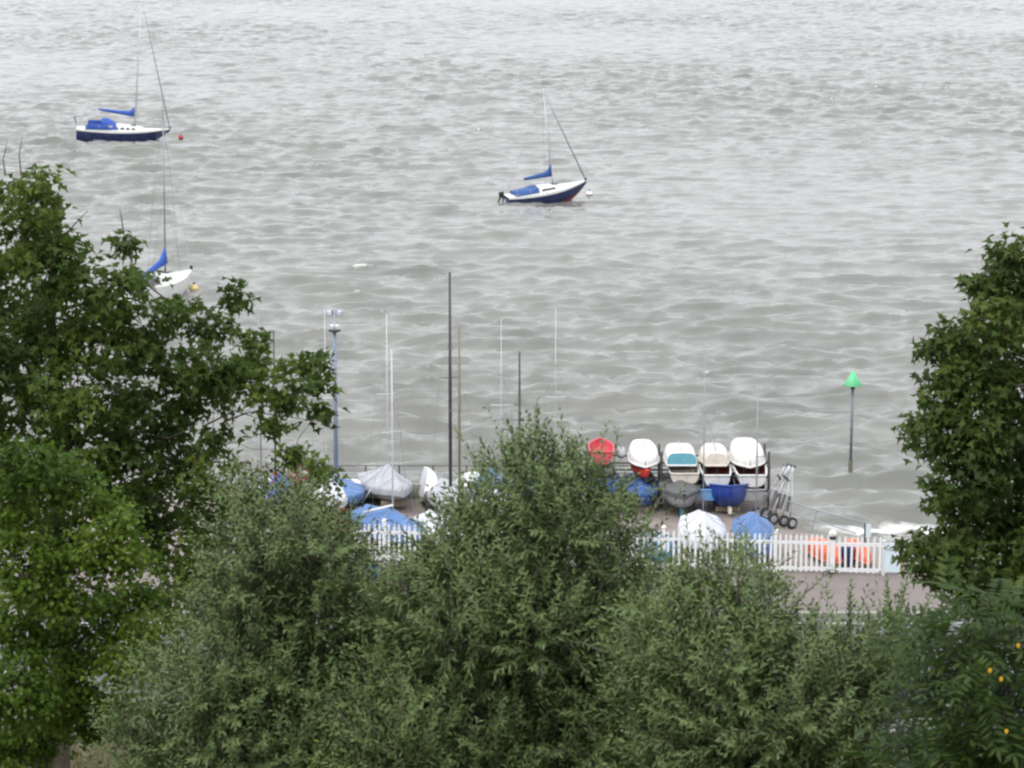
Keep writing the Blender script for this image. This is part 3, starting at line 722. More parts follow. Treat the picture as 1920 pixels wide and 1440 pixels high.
# ------------------------------------------------------------------ lamp post with floodlights
Yl = G(631, 950).y
b0 = G(631, 950)
lp = empty('lamp_post', b0); tag(lp, 'tall blue grey lamp post with floodlights at the yard edge', 'lamp post')
zp = W(631, 621, Yl).z; zq = W(631, 586, Yl).z
MB().tube([(0, 0, 0), (0, 0, 1.1)], .10, 10).build('base_section', M['lamppole'], lp, True)
MB().tube([(0, 0, 1.1), (0, 0, zp)], [.075, .055], 10).build('pole', M['lamppole'], lp, True)
MB().lathe([(.02, -.06), (.16, -.02), (.21, .02), (.20, .05), (.05, .07)], 16, (0, 0, zp)).build('platform', M['mast_dark'], lp, True)
MB().tube([(0, 0, zp), (0, 0, zq)], .018, 6).build('stem', M['alu_pale'], lp)
for sx_ in (-1, 1):
    MB().box((sx_ * .08, -.02, zp + .14), (.11, .10, .12), (.3, 0, 0)).build('small_lamp', M['lampglass'], lp)
    hd = MB().box((sx_ * .14, 0, zq), (.17, .16, .15), (.35, 0, sx_ * .5)).build('floodlight', M['galv'], lp)
    MB().box((sx_ * .16, -.09, zq - .01), (.15, .03, .13), (.35, 0, sx_ * .5)).build('lens', M['lampglass'], hd)
MB().tube([(-.14, 0, zq - .1), (.14, 0, zq - .1)], .02, 6).build('crossbar', M['galv'], lp)

# ------------------------------------------------------------------ dinghy rack and its boats
YR = G(1240, 951).y
rk = empty('boat_rack', (W(1272, 900, YR).x, YR, 0)); tag(rk, 'dark steel three tier dinghy rack at the water edge', 'rack')
rx0 = W(1272, 900, YR).x
LEV = (.52, .98, 1.46)
for px in (1104, 1240, 1441):
    x = W(px, 900, YR).x - rx0
    for y in (0, 1.5):
        MB().box((x, y, .92), (.075, .075, 1.84 if y == 0 else 1.79)).build('upright', M['steel'], rk)
    for z in LEV:
        MB().box((x, .75, z - .05), (.05, 1.42, .06)).build('bearer', M['steel'], rk)
xl_, xr_ = W(1104, 900, YR).x - rx0, W(1441, 900, YR).x - rx0
for z in LEV:
    for y in (.09, 1.36):
        MB().box(((xl_ + xr_) / 2, y, z - .012), (xr_ - xl_ + .1, .05, .05)).build('beam', M['steel'], rk)
def onrack(px, lev, dy=0.0): return Vector((W(px, 880, YR).x, YR + .55 + dy, LEV[lev] + .016))
IN, OUT = R(90), R(-90)        # bow away from / towards the hillside
def up(p, D): return (p.x, p.y, p.z + D)
RG = 'boats stored on the rack'
# top tier
open_dinghy('dinghy', 'pink red open plastic dinghy, leftmost on the rack top tier', 'dinghy', 2.1, .82, .42, M['pink'], M['pink'], onrack(1128, 2), IN, group=RG, transom=.85, fine=3, thwart=False)
def upturned(label, px, lev, L, B, D, hm, tm=None, yaw=IN, transom=.75, fine=2.4, box=.6, dy=0, keel=True, rz=0):
    r = open_dinghy('upturned_dinghy', label, 'dinghy', L, B, D, hm, M['greycover'], up(onrack(px, lev, dy), D * 1.05 + .04), yaw + rz, R(180), group=RG, transom=transom, fine=fine, box=box, thwart=False, tm=tm)
    if keel: MB().box((-.1 * L, 0, -.015), (L * .6, .03, .05)).build('keel_strip', M['greycover'], r)
    return r
upturned('white upturned round hull next to the red dinghy, rack top tier', 1208, 2, 2.3, .98, .44, M['white'], yaw=OUT, transom=.85, fine=4.5, box=.5)
upturned('white upturned dinghy with teal transom, middle of rack top tier', 1276, 2, 2.3, 1.0, .42, M['white'], M['teal'], transom=.95, fine=3.4, box=.35)
upturned('off white upturned dinghy second from right on rack top tier', 1340, 2, 2.4, .94, .42, M['cream'], yaw=IN, transom=.72, box=.5)
upturned('brightest white domed upturned dinghy, rightmost on rack top tier', 1403, 2, 2.3, 1.10, .50, M['white'], yaw=OUT, transom=.85, fine=5, box=.5, keel=False)
bg_ = empty('kit_bag', (W(1166, 860, YR).x, YR + .9, LEV[2] + .01)); tag(bg_, 'grey soft kit bag wedged beside the red dinghy on the rack', 'bag')
MB().tube([(0, -.45, .16), (0, -.3, .17), (0, .1, .19), (0, .4, .16)], [.08, .15, .17, .07], 10).build('bag_body', M['greycover'], bg_, True); MB().tube([(0, -.2, .32), (0, 0, .40), (0, .2, .33)], .015, 5).build('strap', M['black'], bg_)
# middle tier
def inflatable(label, loc, yaw, L, B, mat, floor):
    r = empty('inflatable_boat', loc, yaw); tag(r, label, 'dinghy', RG)
    R_ = .15; hb = B / 2 - R_
    pts = [(-L / 2, -hb, R_), (L * .15, -hb, R_)] + [(L * .15 + (L * .35 - R_) * math.sin(a), -hb * math.cos(a), R_ + .10 * math.sin(a)) for a in [math.pi * k / 10 for k in range(1, 10)]] + [(L * .15, hb, R_), (-L / 2, hb, R_)]
    rr = [R_ * .5] + [R_] * (len(pts) - 2) + [R_ * .5]
    MB().tube(pts, rr, 10).build('buoyancy_tube', mat, r, True)
    MB().box((-L * .08, 0, .07), (L * .8, hb * 2, .04)).build('floor', floor, r); MB().box((-L * .40, 0, .19), (.05, hb * 2 - R_, .34)).build('transom', floor, r)
    MB().box((0, 0, R_ * 1.7), (.2, hb * 2, .03)).build('seat', floor, r)
inflatable('dark grey inflatable boat below the red dinghy on the rack', onrack(1131, 1), OUT, 2.2, .86, M['darkgrey'], M['black'])
ky = empty('kayak', onrack(1203, 1, -.1), OUT + .12); tag(ky, 'bright red kayak pointing out of the rack middle tier', 'kayak', RG)
ro = hull_rings(2.7, .62, .30, .15, 1.7, box=.7, sheer=.25)
MB().loft(ro).build('hull', M['red'], ky, True)
MB().loft([[rg[0], Vector((rg[0].x, 0, rg[0].z + .05)), rg[-1]] for rg in ro]).build('deck', M['red'], ky, True)
MB().lathe([(.24, .33), (.27, .38), (.22, .40), (.20, .34)], 14, (-.1, 0, 0)).build('cockpit_rim', M['black'], ky)
open_dinghy('dinghy', 'cream dinghy lying under the teal transom boat, rack middle tier', 'dinghy', 2.2, .96, .36, M['cream'], M['cream'], onrack(1281, 1, -.3), IN, 0, R(-5), group=RG, transom=.95, fine=3)
open_dinghy('dinghy', 'white dinghy with maroon inside, rack middle tier next to the cream one', 'dinghy', 2.4, .98, .40, M['white'], M['maroon'], onrack(1340, 1, -.42), IN, 0, R(-7), group=RG, transom=.85, fine=2.6, thwart=False)
open_dinghy('dinghy', 'white dinghy with maroon inside, rightmost on rack middle tier', 'dinghy', 2.4, 1.04, .40, M['white'], M['maroon'], onrack(1405, 1, -.42), IN, 0, R(-7), group=RG, transom=.85, fine=2.6, thwart=False)
# bottom tier
covered_dinghy('dark blue covered tender at the bottom left of the rack', 2.3, .98, .36, M['midblue'], M['midblue'], onrack(1133, 0), IN, .16, .5, group=RG, trolley=False, skirt=.26, tail=.9)
open_dinghy('dinghy', 'very dark green pram below the red kayak on the rack', 'dinghy', 2.0, .60, .32, M['darkgreen'], M['black'], onrack(1211, 0, .1), OUT, group=RG, transom=.6)
ou = empty('outboard_engine', onrack(1262, 0, -.35)); tag(ou, 'black outboard engine clamped on rack rail under the cream dinghy', 'engine')
MB().loft([[Vector((x * q + dx, y * q, z)) for x, y in ((-.22, -.16), (.22, -.16), (.26, 0), (.22, .16), (-.22, .16), (-.26, 0))] for q, z, dx in ((.6, .02, 0), (1, .10, 0), (1.05, .26, .02), (.9, .36, .02), (.4, .41, .02))], True, True, True).build('cowling', M['black'], ou, True)
MB().box((-.02, 0, -.18), (.14, .20, .42)).build('leg', M['black'], ou); MB().box((.1, .1, .02), (.34, .12, .10)).build('bracket', M['darkgrey'], ou)
open_dinghy('dinghy', 'light blue dinghy below the white maroon boat, rack bottom tier', 'dinghy', 2.4, 1.06, .36, M['skyblue'], M['royal'], onrack(1333, 0, -.5), IN, 0, R(-5), group=RG, transom=.9, fine=2.8)
open_dinghy('dinghy', 'grey dinghy with maroon inside, rightmost on rack bottom tier', 'dinghy', 2.4, .98, .36, M['grey'], M['maroon'], onrack(1404, 0, -.5), IN, 0, R(-5), group=RG, transom=.9)

# ------------------------------------------------------------------ boats on the ground in front of the rack
def gl(px, py): q = G(px, py); q.z = .008; return q
covered_dinghy('blue covered dinghy with pinkish bow beside the rack, partly behind bush', 3.2, 1.25, .50, M['royal'], M['midblue'], gl(1203, 962) + Vector((0, .9, 0)), OUT, .30, .45, seed=4, trolley=True, skirt=.14)
MBp = MB(); 
rt = empty('trailer_dinghy', gl(1279, 974) + Vector((0, 1.1, 0)), OUT); tag(rt, 'grey keelboat hull under grey cover with teal keel, bow towards us', 'boat')
ro = [[p_ + Vector((0, 0, .28)) for p_ in rg] for rg in hull_rings(3.6, 1.28, .56, .7, 2.0, box=.85)]
MB().loft(ro).build('hull', M['grey'], rt, True); MB().add(ro[0], [tuple(range(13))]).build('transom', M['grey'], rt)
cv = [[p_ + Vector((0, 0, .28)) for p_ in rg] for rg in cover_rings(3.6, 1.28, .56, .22, .5, .7, 2.0, .10, 9)]
MB().loft(cv).build('cover', M['darkgrey'], rt, True)
MB().loft([[Vector((x, y, z)) for x, y in ((1.25, 0), (.9, .05), (.2, .04), (.2, -.04), (.9, -.05))] for z in (.02, .34)], True, True, True).build('keel', M['teal'], rt)
for s in (-1, 1): MB().tube([(-.2, s * .5, .0), (-.2, s * .42, .55)], .035, 6).build('prop_stand', M['steel'], rt)
rb = open_dinghy('rowing_dinghy', 'deep royal blue open boat with bow towards us under the rack', 'boat', 3.2, 1.46, .74, M['royal'], M['midblue'], gl(1367, 968) + Vector((0, 1.0, .16)), OUT, R(0), R(-3), transom=.8, fine=2.8, box=.75)
MB().box((1.15, 0, .02), (.5, .10, .20)).build('stem_foot', M['cream'], rb)
for x in (-.7, .5): MB().box((x, 0, -.05), (.14, .8, .16)).build('chock', M['wood'], rb)

def mast_to(px, py, loc, base_z):    # mast height that reaches photo height py at that depth
    return W(px, py, loc[1]).z - base_z
loc = gl(1318, 1037); covered_dinghy('white tent covered dinghy with tall pale mast behind the fence', 3.4, 1.36, .50, M['white'], M['whitecover'], loc + Vector((0, .2, 0)), OUT, .58, .52, (mast_to(1327, 676, loc, .36), .018, M['mast_grey'], R(.5)), seed=11, skirt=.34, tail=.35)
loc = gl(1416, 1040); covered_dinghy('blue tent covered dinghy with thin mast behind the fence, near trolleys', 3.4, 1.24, .48, M['skyblue'], M['coverblue'], loc + Vector((0, .1, 0)), OUT, .66, .55, (mast_to(1412, 722, loc, .36), .026, M['mast_grey'], 0), seed=12, skirt=.40, tail=.35)
covered_dinghy('low teal blue covered dinghy behind fence left of the white tent', 2.6, 1.1, .30, M['deepteal'], M['deepteal'], gl(1234, 1056) + Vector((0, .2, 0)), OUT, .10, .5, seed=13, skirt=.2)
loc = gl(737, 1020); covered_dinghy('blue covered dinghy with white spar behind left end of the fence', 3.8, 1.42, .48, M['skyblue'], M['coverblue'], loc, R(-62), .42, .5, (mast_to(743, 655, loc, .36), .026, M['alu_pale'], 0), seed=14, skirt=.36, tail=.45, boom=((.2, -.1, 1.25), (-.9, -.55, .86), .045, M['white']))
loc = gl(826, 1025); covered_dinghy('small white covered dinghy showing through the bush behind fence', 3.0, 1.15, .42, M['white'], M['whitecover'], loc, R(-75), .36, .5, seed=15, skirt=.2)
# left group by the parapet
loc = gl(727, 950); covered_dinghy('grey tent covered dinghy with pale mast, by the parapet', 3.2, 1.46, .46, M['grey'], M['greycover'], loc + Vector((0, .2, .12)), R(-72), .62, .5, (mast_to(727, 577, loc, .7), .02, M['alu_pale'], 0), seed=21, skirt=.2, tail=.12, boom=((.2, .0, 1.25), (.6, -1.05, .15), .03, M['alu']))
loc = gl(650, 955); covered_dinghy('dinghy with bright blue cover at left edge of the yard', 2.6, 1.1, .46, M['midblue'], M['coverblue'], loc, R(-80), .16, .5, seed=22, skirt=.18)
loc = gl(672, 944); open_dinghy('upturned_dinghy', 'small white upturned dinghy between blue and grey covered boats', 'dinghy', 2.2, .9, .40, M['white'], M['greycover'], loc + Vector((0, .3, .70)), R(-25), R(180))
loc = gl(818, 948)
sb = empty('stored_dinghy', loc + Vector((0, .2, .52)), R(-85), R(75)); tag(sb, 'white dinghy stored on its side against the railing', 'dinghy')
ro = hull_rings(2.5, 1.0, .42, .8, 2.4)
MB().loft(ro).build('hull', M['white'], sb, True); MB().loft([[rg[0], rg[-1]] for rg in ro]).build('cover', M['whitecover'], sb); MB().add(ro[0], [tuple(range(13))]).build('transom', M['white'], sb)
wb = empty('fender_barrel', loc + Vector((-.12, -.9, 0))); tag(wb, 'black rubber fender drum standing before the sideways white dinghy', 'fender')
MB().lathe([(.16, .0), (.19, .04), (.19, .52), (.15, .58), (.05, .6)], 12).build('drum', M['black'], wb, True); MB().lathe([(.197, .2), (.2, .22), (.2, .28), (.197, .3)], 12).build('hoop', M['darkgrey'], wb)
loc = gl(888, 945); open_dinghy('upturned_dinghy', 'white dinghy tilted on edge showing above the central bush', 'dinghy', 2.4, 1.0, .42, M['white'], M['greycover'], loc + Vector((0, .2, .75)), R(-100), R(150))
loc = gl(921, 948); covered_dinghy('small bright blue covered dinghy peeking above the central bush', 2.2, .8, .62, M['skyblue'], M['coverblue'], loc, R(-88), .30, .5, seed=24, skirt=.3)
# masts rising from dinghies behind the foliage
def mast_boat(label, px, top, base_py, rad, mm, cm, lean=0.0, yaw=OUT, seed=30):
    loc = gl(px, base_py); return covered_dinghy(label, 3.6, 1.3, .5, M['grey'], cm, loc, yaw, .3, .5, (mast_to(px, top, loc, .36), rad, mm, lean), seed=seed)
mast_boat('covered dinghy with the tallest dark mast, behind central bush', 845, 511, 968, .058, M['mast_dark'], M['greycover'], R(0), R(-80), 31)
mast_boat('covered dinghy with brown mast beside the tallest dark mast', 862, 612, 985, .045, M['mast_brown'], M['greycover'], R(0), R(-95), 32)
mast_boat('covered dinghy with thin pale mast left of the short dark mast', 940, 600, 975, .013, M['alu_pale'], M['whitecover'], 0, R(-85), 33)
mast_boat('covered dinghy with short dark mast rising through the bush top', 974, 660, 965, .046, M['mast_dark'], M['midblue'], 0, R(-90), 34)
mast_boat('covered dinghy with pale mast right of the bush top', 1041, 578, 968, .013, M['alu_pale'], M['greycover'], 0, R(-92), 35)
mast_boat('covered dinghy with thin grey mast above the left tree edge', 491, 570, 962, .026, M['mast_grey'], M['greycover'], 0, R(-90), 36)
mast_boat('covered dinghy with dark mast behind the left tree branches', 518, 620, 958, .034, M['mast_dark'], M['midblue'], 0, R(-90), 37)
mast_boat('covered dinghy with very pale mast left of the lamp post', 613, 580, 970, .013, M['alu_pale'], M['whitecover'], 0, R(-90), 38)

# ------------------------------------------------------------------ launching trolleys stood on end
def trolley(label, loc, rot, ln=1.75, first=None):
    r = first and dup(first, loc, rot)
    if r is None:
        r = empty('launching_trolley', loc); r.rotation_euler = rot
        for s in (-1, 1):
            MB().tube([(0, s * .42, .0), (.9, s * .30, .02), (ln - .25, s * .10, .03), (ln, s * .10, .03)], .028, 6).build('side_tube', M['alu'], r, True)
            wl = MB().lathe([(.10, -.05), (.17, -.055), (.19, -.03), (.19, .03), (.17, .055), (.10, .05)], 18, (0, s * .55, 0), 'y').build('wheel', M['tyre'], r, True)
            MB().lathe([(.02, -.062), (.11, -.056), (.11, .056), (.02, .062)], 14, (0, s * .55, 0), 'y').build('hub', M['alu'], wl)
            MB().box((.55, s * .26, .07), (.5, .10, .05)).build('bunk_pad', M['darkgrey'], r)
        MB().tube([(0, -.6, 0), (0, .6, 0)], .025, 6).build('axle', M['alu'], r)
        MB().tube([(.9, -.30, .02), (.9, .30, .02)], .024, 6).build('crossbar', M['alu'], r)
        MB().tube([(ln - .02, -.22, .03), (ln - .02, .22, .03)], .026, 6).build('handle', M['black'], r)
        MB().tube([(ln - .5, 0, .03), (ln - .4, 0, .2)], .03, 6).build('bow_snubber', M['black'], r)
    tag(r, label, 'trolley', 'launching trolleys stood on end'); return r
w1 = G(1467, 988); 
t1 = trolley('nearest aluminium launching trolley stood on end at the slipway', w1 + Vector((0, .15, .20)), (0, R(-78), R(28)))
trolley('middle aluminium launching trolley leaning in the stood up stack', w1 + Vector((-.22, .35, .24)), (R(4), R(-70), R(22)), first=t1)
trolley('rearmost launching trolley leaning towards the rack', w1 + Vector((-.50, .62, .22)), (R(-3), R(-62), R(26)), first=t1)

# ------------------------------------------------------------------ orange dinghies behind the gate
def orange(label, px, py, L, B, D, yaw, mat, roll):
    q = gl(px, py)
    r = open_dinghy('upturned_dinghy', label, 'dinghy', L, B, D, mat, M['orange_pale'], q + Vector((0, 0, D + .20)), yaw, R(180) + roll, group='orange dinghies behind the gate', transom=.85, fine=2.8, box=.5, thwart=False)
    MB().box((-.1, 0, -.02), (L * .7, .04, .06)).build('keel_strip', M['orange_pale'], r)
    for x in (-.6, .6): MB().box((x, 0, D + .10), (.08, B * .8, .18)).build('trestle', M['wood'], r)
    return r
orange('larger orange upturned dinghy behind the gate post', 1548, 1052, 1.9, .80, .34, R(-75), M['orange'], R(6))
orange('smaller orange upturned dinghy behind the picket gate', 1612, 1054, 1.7, .64, .34, R(-80), M['orange'], R(-8))
bl = empty('storage_drum', gl(1588, 1060)); tag(bl, 'dark blue storage drum between the orange dinghies', 'drum')
MB().lathe([(.20, 0), (.22, .03), (.22, .55), (.20, .58), (.05, .6)], 14).build('body', M['navy'], bl, True); MB().lathe([(.226, .28), (.23, .30), (.226, .32)], 14).build('hoop', M['black'], bl)

# blue bin and low bollards on the promenade side
bb = empty('litter_bin', G(695, 1118)); tag(bb, 'blue litter bin on the promenade glimpsed through bushes', 'bin')
MB().lathe([(.16, 0), (.20, .05), (.22, .75), (.24, .80), (.20, .86), (.06, .92)], 12).build('body', M['bluebin'], bb, True)
MB().box((0, -.2, .72), (.22, .06, .10)).build('slot', M['black'], bb)
# timber rail fence on the verge at bottom left
tf = empty('timber_fence', (G(170, 1432).x, 59.3, 0)); tag(tf, 'low weathered timber rail fence on verge at bottom left', 'fence')
for i in range(7):
    x = -2.1 + i * .7; MB().box((x, 0, .3), (.09, .09, .62 + .05 * random.random())).build('post', M['wood'], tf)
for z in (.25, .5): MB().box((0, -.06, z), (4.6, .03, .08)).build('rail', M['wood'], tf)

# ================================================================== TREES
def unit(a): return a / np.maximum(np.linalg.norm(a, axis=1, keepdims=True), 1e-9)
class Leaves:
    SH = {'narrow': (np.array([[0, 0], [-.5, .45], [0, 1], [.5, .45]]), [(0, 1, 2, 3)], [0, .0, 0, .0]),
          'lobed': (np.array([[0, 0], [0, 1.0], [-.16, .52], [-.52, .34], [.16, .52], [.52, .34]]), [(0, 1, 2, 3), (0, 5, 4, 1)], [0, 0, .12, .2, .12, .2]),
          'oval': (np.array([[0, 0], [0, 1.0], [-.34, .7], [-.42, .3], [.34, .7], [.42, .3]]), [(0, 1, 2, 3), (0, 5, 4, 1)], [0, 0, .12, .14, .12, .14])}
    def __init__(s, shape): s.shape = shape; s.P = []; s.A = []; s.N = []; s.L = []; s.Wd = []; s.T = []
    def add(s, P, A, Nn, L, Wd, T):
        s.P.append(P); s.A.append(A); s.N.append(Nn); s.L.append(L); s.Wd.append(Wd); s.T.append(T)
    def mesh(s, name, mat):
        P = np.concatenate(s.P); A = unit(np.concatenate(s.A)); Nn = np.concatenate(s.N); L = np.concatenate(s.L); Wd = np.concatenate(s.Wd); T = np.concatenate(s.T)
        B = unit(np.cross(A, Nn)); Nn = np.cross(B, A)
        sh, faces, fold = Leaves.SH[s.shape]; k = len(sh); n = len(P)
        V = (P[:, None, :] + A[:, None, :] * (sh[None, :, 1:2] * L[:, None, None]) + B[:, None, :] * (sh[None, :, 0:1] * Wd[:, None, None])
             + Nn[:, None, :] * (np.array(fold)[None, :, None] * Wd[:, None, None]) - np.array([0, 0, 1.0]) * (sh[None, :, 1:2] ** 2 * L[:, None, None] * .12))
        base = (np.arange(n) * k)[:, None]
        loops = np.concatenate([base + np.array(f)[None, :] for f in faces], 1).ravel()
        return np_mesh(name, V.reshape(-1, 3), loops, np.full(n * len(faces), 4), mat, {'tint': np.repeat(np.clip(T, 0, 1), k)})
def lobes_world(lobes, Y, depth, g):
    out = []
    for l_ in lobes:
        px, py, rp = l_[:3]; rw = rp / PPM(Y); dy = (l_[3] if len(l_) > 3 else g.uniform(-depth, depth))
        c = W(px, py, Y + dy); out.append((np.array(c), rw))
    return out
def ground_z(x, y): return float(hill(np.array([x]), np.array([y]))[0])
def skeleton(root, base, top, lobes, bark, r0, g, sub=True):
    """tapered trunk, one limb per big clump, thinner branches into the rest"""
    base = Vector(base); top = Vector(top)
    n = 7; pts = [base.lerp(top, i / n) + Vector((g.normal() * .10, g.normal() * .10, 0)) * (0 if i == 0 else 1) for i in range(n + 1)]
    MB().tube(pts, [r0 * (1.25 if i == 0 else 1 - .75 * i / n) for i in range(n + 1)], 10).build('trunk', bark, root, True)
    tw = MB()
    nodes_ = [(p_, 0.0, r0 * (1 - .75 * i / n)) for i, p_ in enumerate(pts)]
    todo = sorted([Vector(c) for c, rw in lobes], key=lambda c: min((p_ - c).length for p_ in pts))
    for c in todo:
        a, dd, ra = min(nodes_, key=lambda q: (q[0] - c).length * 1.0 + q[1] * .35 + max(0, q[0].z - c.z) * .6)
        ln_ = (c - a).length; mid = a.lerp(c, .5) + Vector((g.normal() * .07, g.normal() * .07, -.07)) * ln_
        rr = min(ra * .6, .008 + .016 * ln_ + .004)
        j = [Vector(g.normal(size=3) * .05 * ln_) for _ in range(2)]
        MB().tube([a, a.lerp(mid, .5) + j[0], mid, mid.lerp(c, .5) + j[1], c], [rr, rr * .88, rr * .75, rr * .6, rr * .45], 5).build('limb', bark, root, True)
        nodes_.append((c, dd + ln_, max(rr * .7, .01)))
    return pts

def clump_tree(name, label, cat, Y, lobes, mat, base_px, top_py, g, dens=95, per=13, leaf=.10, wid=None, shape='lobed', depth=1.0, r0=.16, tint=(.45, .18), group=None, bark=None, twigs=None, spread=.15, shell=.45, back=.0):
    wl = lobes_world(lobes, Y, depth, g)
    bx = W(base_px, 900, Y); bz = ground_z(bx.x, Y)
    root = empty(name, (0, 0, 0)); root.location = (bx.x, Y, bz); tag(root, label, cat, group)
    off = np.array([bx.x, Y, bz])
    wl = [(c - off, rw) for c, rw in wl]
    top = Vector(W(base_px, top_py, Y)) - Vector(off)
    skeleton(root, (0, back, -.3), (top.x, back, top.z), wl, bark or M['bark'], r0, g)
    lv = Leaves(shape); tw = MB()
    for c, rw in wl:
        nt_ = max(5, int(dens * rw * rw)); d = unit(g.normal(size=(nt_, 3)))
        rad = rw * (shell + (1.04 - shell) * g.random(nt_) ** .6)
        tip = c + d * rad[:, None] * np.array([1, 1.0, .92])
        ct = g.normal(tint[0], tint[1] * .75) + g.normal(0, tint[1] * .6, nt_)
        for i in range(nt_):
            if i % 4 == 0: tw.tube([c + d[i] * rw * .1, c + d[i] * rad[i] * .55 + g.normal(size=3) * .04, tip[i]], [.012, .008, .004], 3, False)
        nn = g.integers(int(per * .6), int(per * 1.4) + 1, nt_); ii = np.repeat(np.arange(nt_), nn); k = len(ii)
        P = tip[ii] + g.normal(size=(k, 3)) * spread * np.array([1, 1, .65]) - d[ii] * (g.random(k)[:, None] * .10)
        A = d[ii] * .5 + g.normal(size=(k, 3)) * .55 + np.array([0, 0, -.30])
        Nn = np.array([0, 0, .85]) + d[ii] * .55 + g.normal(size=(k, 3)) * .42
        L = leaf * g.uniform(.65, 1.25, k)
        lv.add(P, A, Nn, L, (wid or leaf) * g.uniform(.75, 1.15, k), ct[ii] + g.normal(0, .07, k))
    if tw.v: tw.build('twigs', bark or M['bark'], root)['kind'] = 'stuff'
    o = link(bpy.data.objects.new('crown', lv.mesh('crown', mat)), root); o['kind'] = 'stuff'
    if twigs:
        for (x0, y0, x1, y1, x2, y2) in twigs:
            MB().tube([Vector(W(x0, y0, Y)) - Vector(off), Vector(W(x1, y1, Y)) - Vector(off), Vector(W(x2, y2, Y)) - Vector(off)], [.014, .009, .004], 4).build('bare_twig', bark or M['bark'], root)
    return root

def add_shoot(lv, p0, d, ln, g, tn, leaf, wid, step=.021, wood=None, bend=.25):
    n = max(6, int(ln / step)); t = np.linspace(.08, 1, n)
    side = g.normal(size=3); side -= d * side.dot(d); side /= np.linalg.norm(side)
    pos = p0 + d[None] * (t * ln)[:, None] + side[None] * (bend * ln * (t ** 2))[:, None]
    tang = unit(d[None] + side[None] * (2 * bend * t)[:, None])
    ph = np.arange(n) * 2.4 + g.random() * 6
    u = np.cross(tang, np.array([0.31, 0.17, 0.93])); u = unit(u); v = np.cross(tang, u)
    per = u * np.cos(ph)[:, None] + v * np.sin(ph)[:, None]
    A = tang * g.uniform(.5, 1.0, n)[:, None] + per * .75 + g.normal(size=(n, 3)) * .15
    Nn = tang * .9 - per * .35 + np.array([0, 0, .35]) + g.normal(size=(n, 3)) * .3
    sc = np.clip(1.15 - .55 * np.abs(t - .45) * 1.6, .45, 1.2)
    lv.add(pos, A, Nn, leaf * sc * g.uniform(.75, 1.2, n), wid * g.uniform(.8, 1.2, n), tn + g.normal(0, .12, n))
    if wood is not None: wood.tube([p0, pos[n // 2], pos[-1]], [.006, .0045, .002], 3, False)

def shoot_tree(name, label, cat, Y, lobes, mat, base_px, top_py, g, dens=1000, leaf=.088, wid=.022, depth=.7, r0=.10, tips=(), tint=(.45, .17), group=None, upw=.75, wind=(-.12, 0, 0), ln=(.36, .80)):
    wl = lobes_world(lobes, Y, depth, g)
    bx = W(base_px, 1000, Y); bz = ground_z(bx.x, Y); off = np.array([bx.x, Y, bz])
    root = empty(name, (bx.x, Y, bz)); tag(root, label, cat, group)
    wl = [(c - off, rw) for c, rw in wl]
    top = Vector(W(base_px, top_py, Y)) - Vector(off)
    skeleton(root, (0, 0, -.3), (top.x, 0, top.z), wl, M['olivebark'], r0, g)
    lv = Leaves('narrow'); wood = MB()
    for c, rw in wl:
        ns = max(6, int(dens * rw * rw)); lt = g.normal(tint[0], tint[1] * .55)
        for i in range(ns):
            d0 = g.normal(size=3); d0 /= np.linalg.norm(d0)
            p0 = c + d0 * rw * (.25 + .6 * g.random() ** .5) * np.array([1, 1, .85])
            d = d0 * .65 + np.array([0, 0, upw]) + g.normal(size=3) * .30 + np.array(wind); d /= np.linalg.norm(d)
            add_shoot(lv, p0, d, g.uniform(*ln) * min(1, .22 + 1.7 * rw) * (1.7 if d0[2] > .2 and g.random() < .08 else 1), g, lt + g.normal(0, tint[1] * .8), leaf * g.uniform(.8, 1.25), wid, wood=wood if i % 3 == 0 else None)
    wood.build('twigs', M['olivebark'], root)['kind'] = 'stuff'
    o = link(bpy.data.objects.new('crown', lv.mesh('crown', mat)), root); o['kind'] = 'stuff'
    for (x0, y0, x1, y1) in tips:            # single upright shoots standing clear of the crown
        a = np.array(W(x0, y0, Y)) - off; b_ = np.array(W(x1, y1, Y)) - off; d = b_ - a; l2 = np.linalg.norm(d)
        for k in range(3):
            l3 = Leaves('narrow'); wd2 = MB(); q = a + np.array([g.normal() * .03, g.normal() * .05, -.02 * k])
            dd = d / l2 + g.normal(size=3) * .05; dd /= np.linalg.norm(dd)
            add_shoot(l3, q, dd, l2 * (1 - .22 * k), g, g.normal(.62, .12), leaf * .9, wid, .013, wd2, .05)
            so = link(bpy.data.objects.new('shoot', l3.mesh('shoot', mat)), root); wd2.build('shoot_stem', M['olivebark'], so)
    return root
g1 = np.random.default_rng(11)

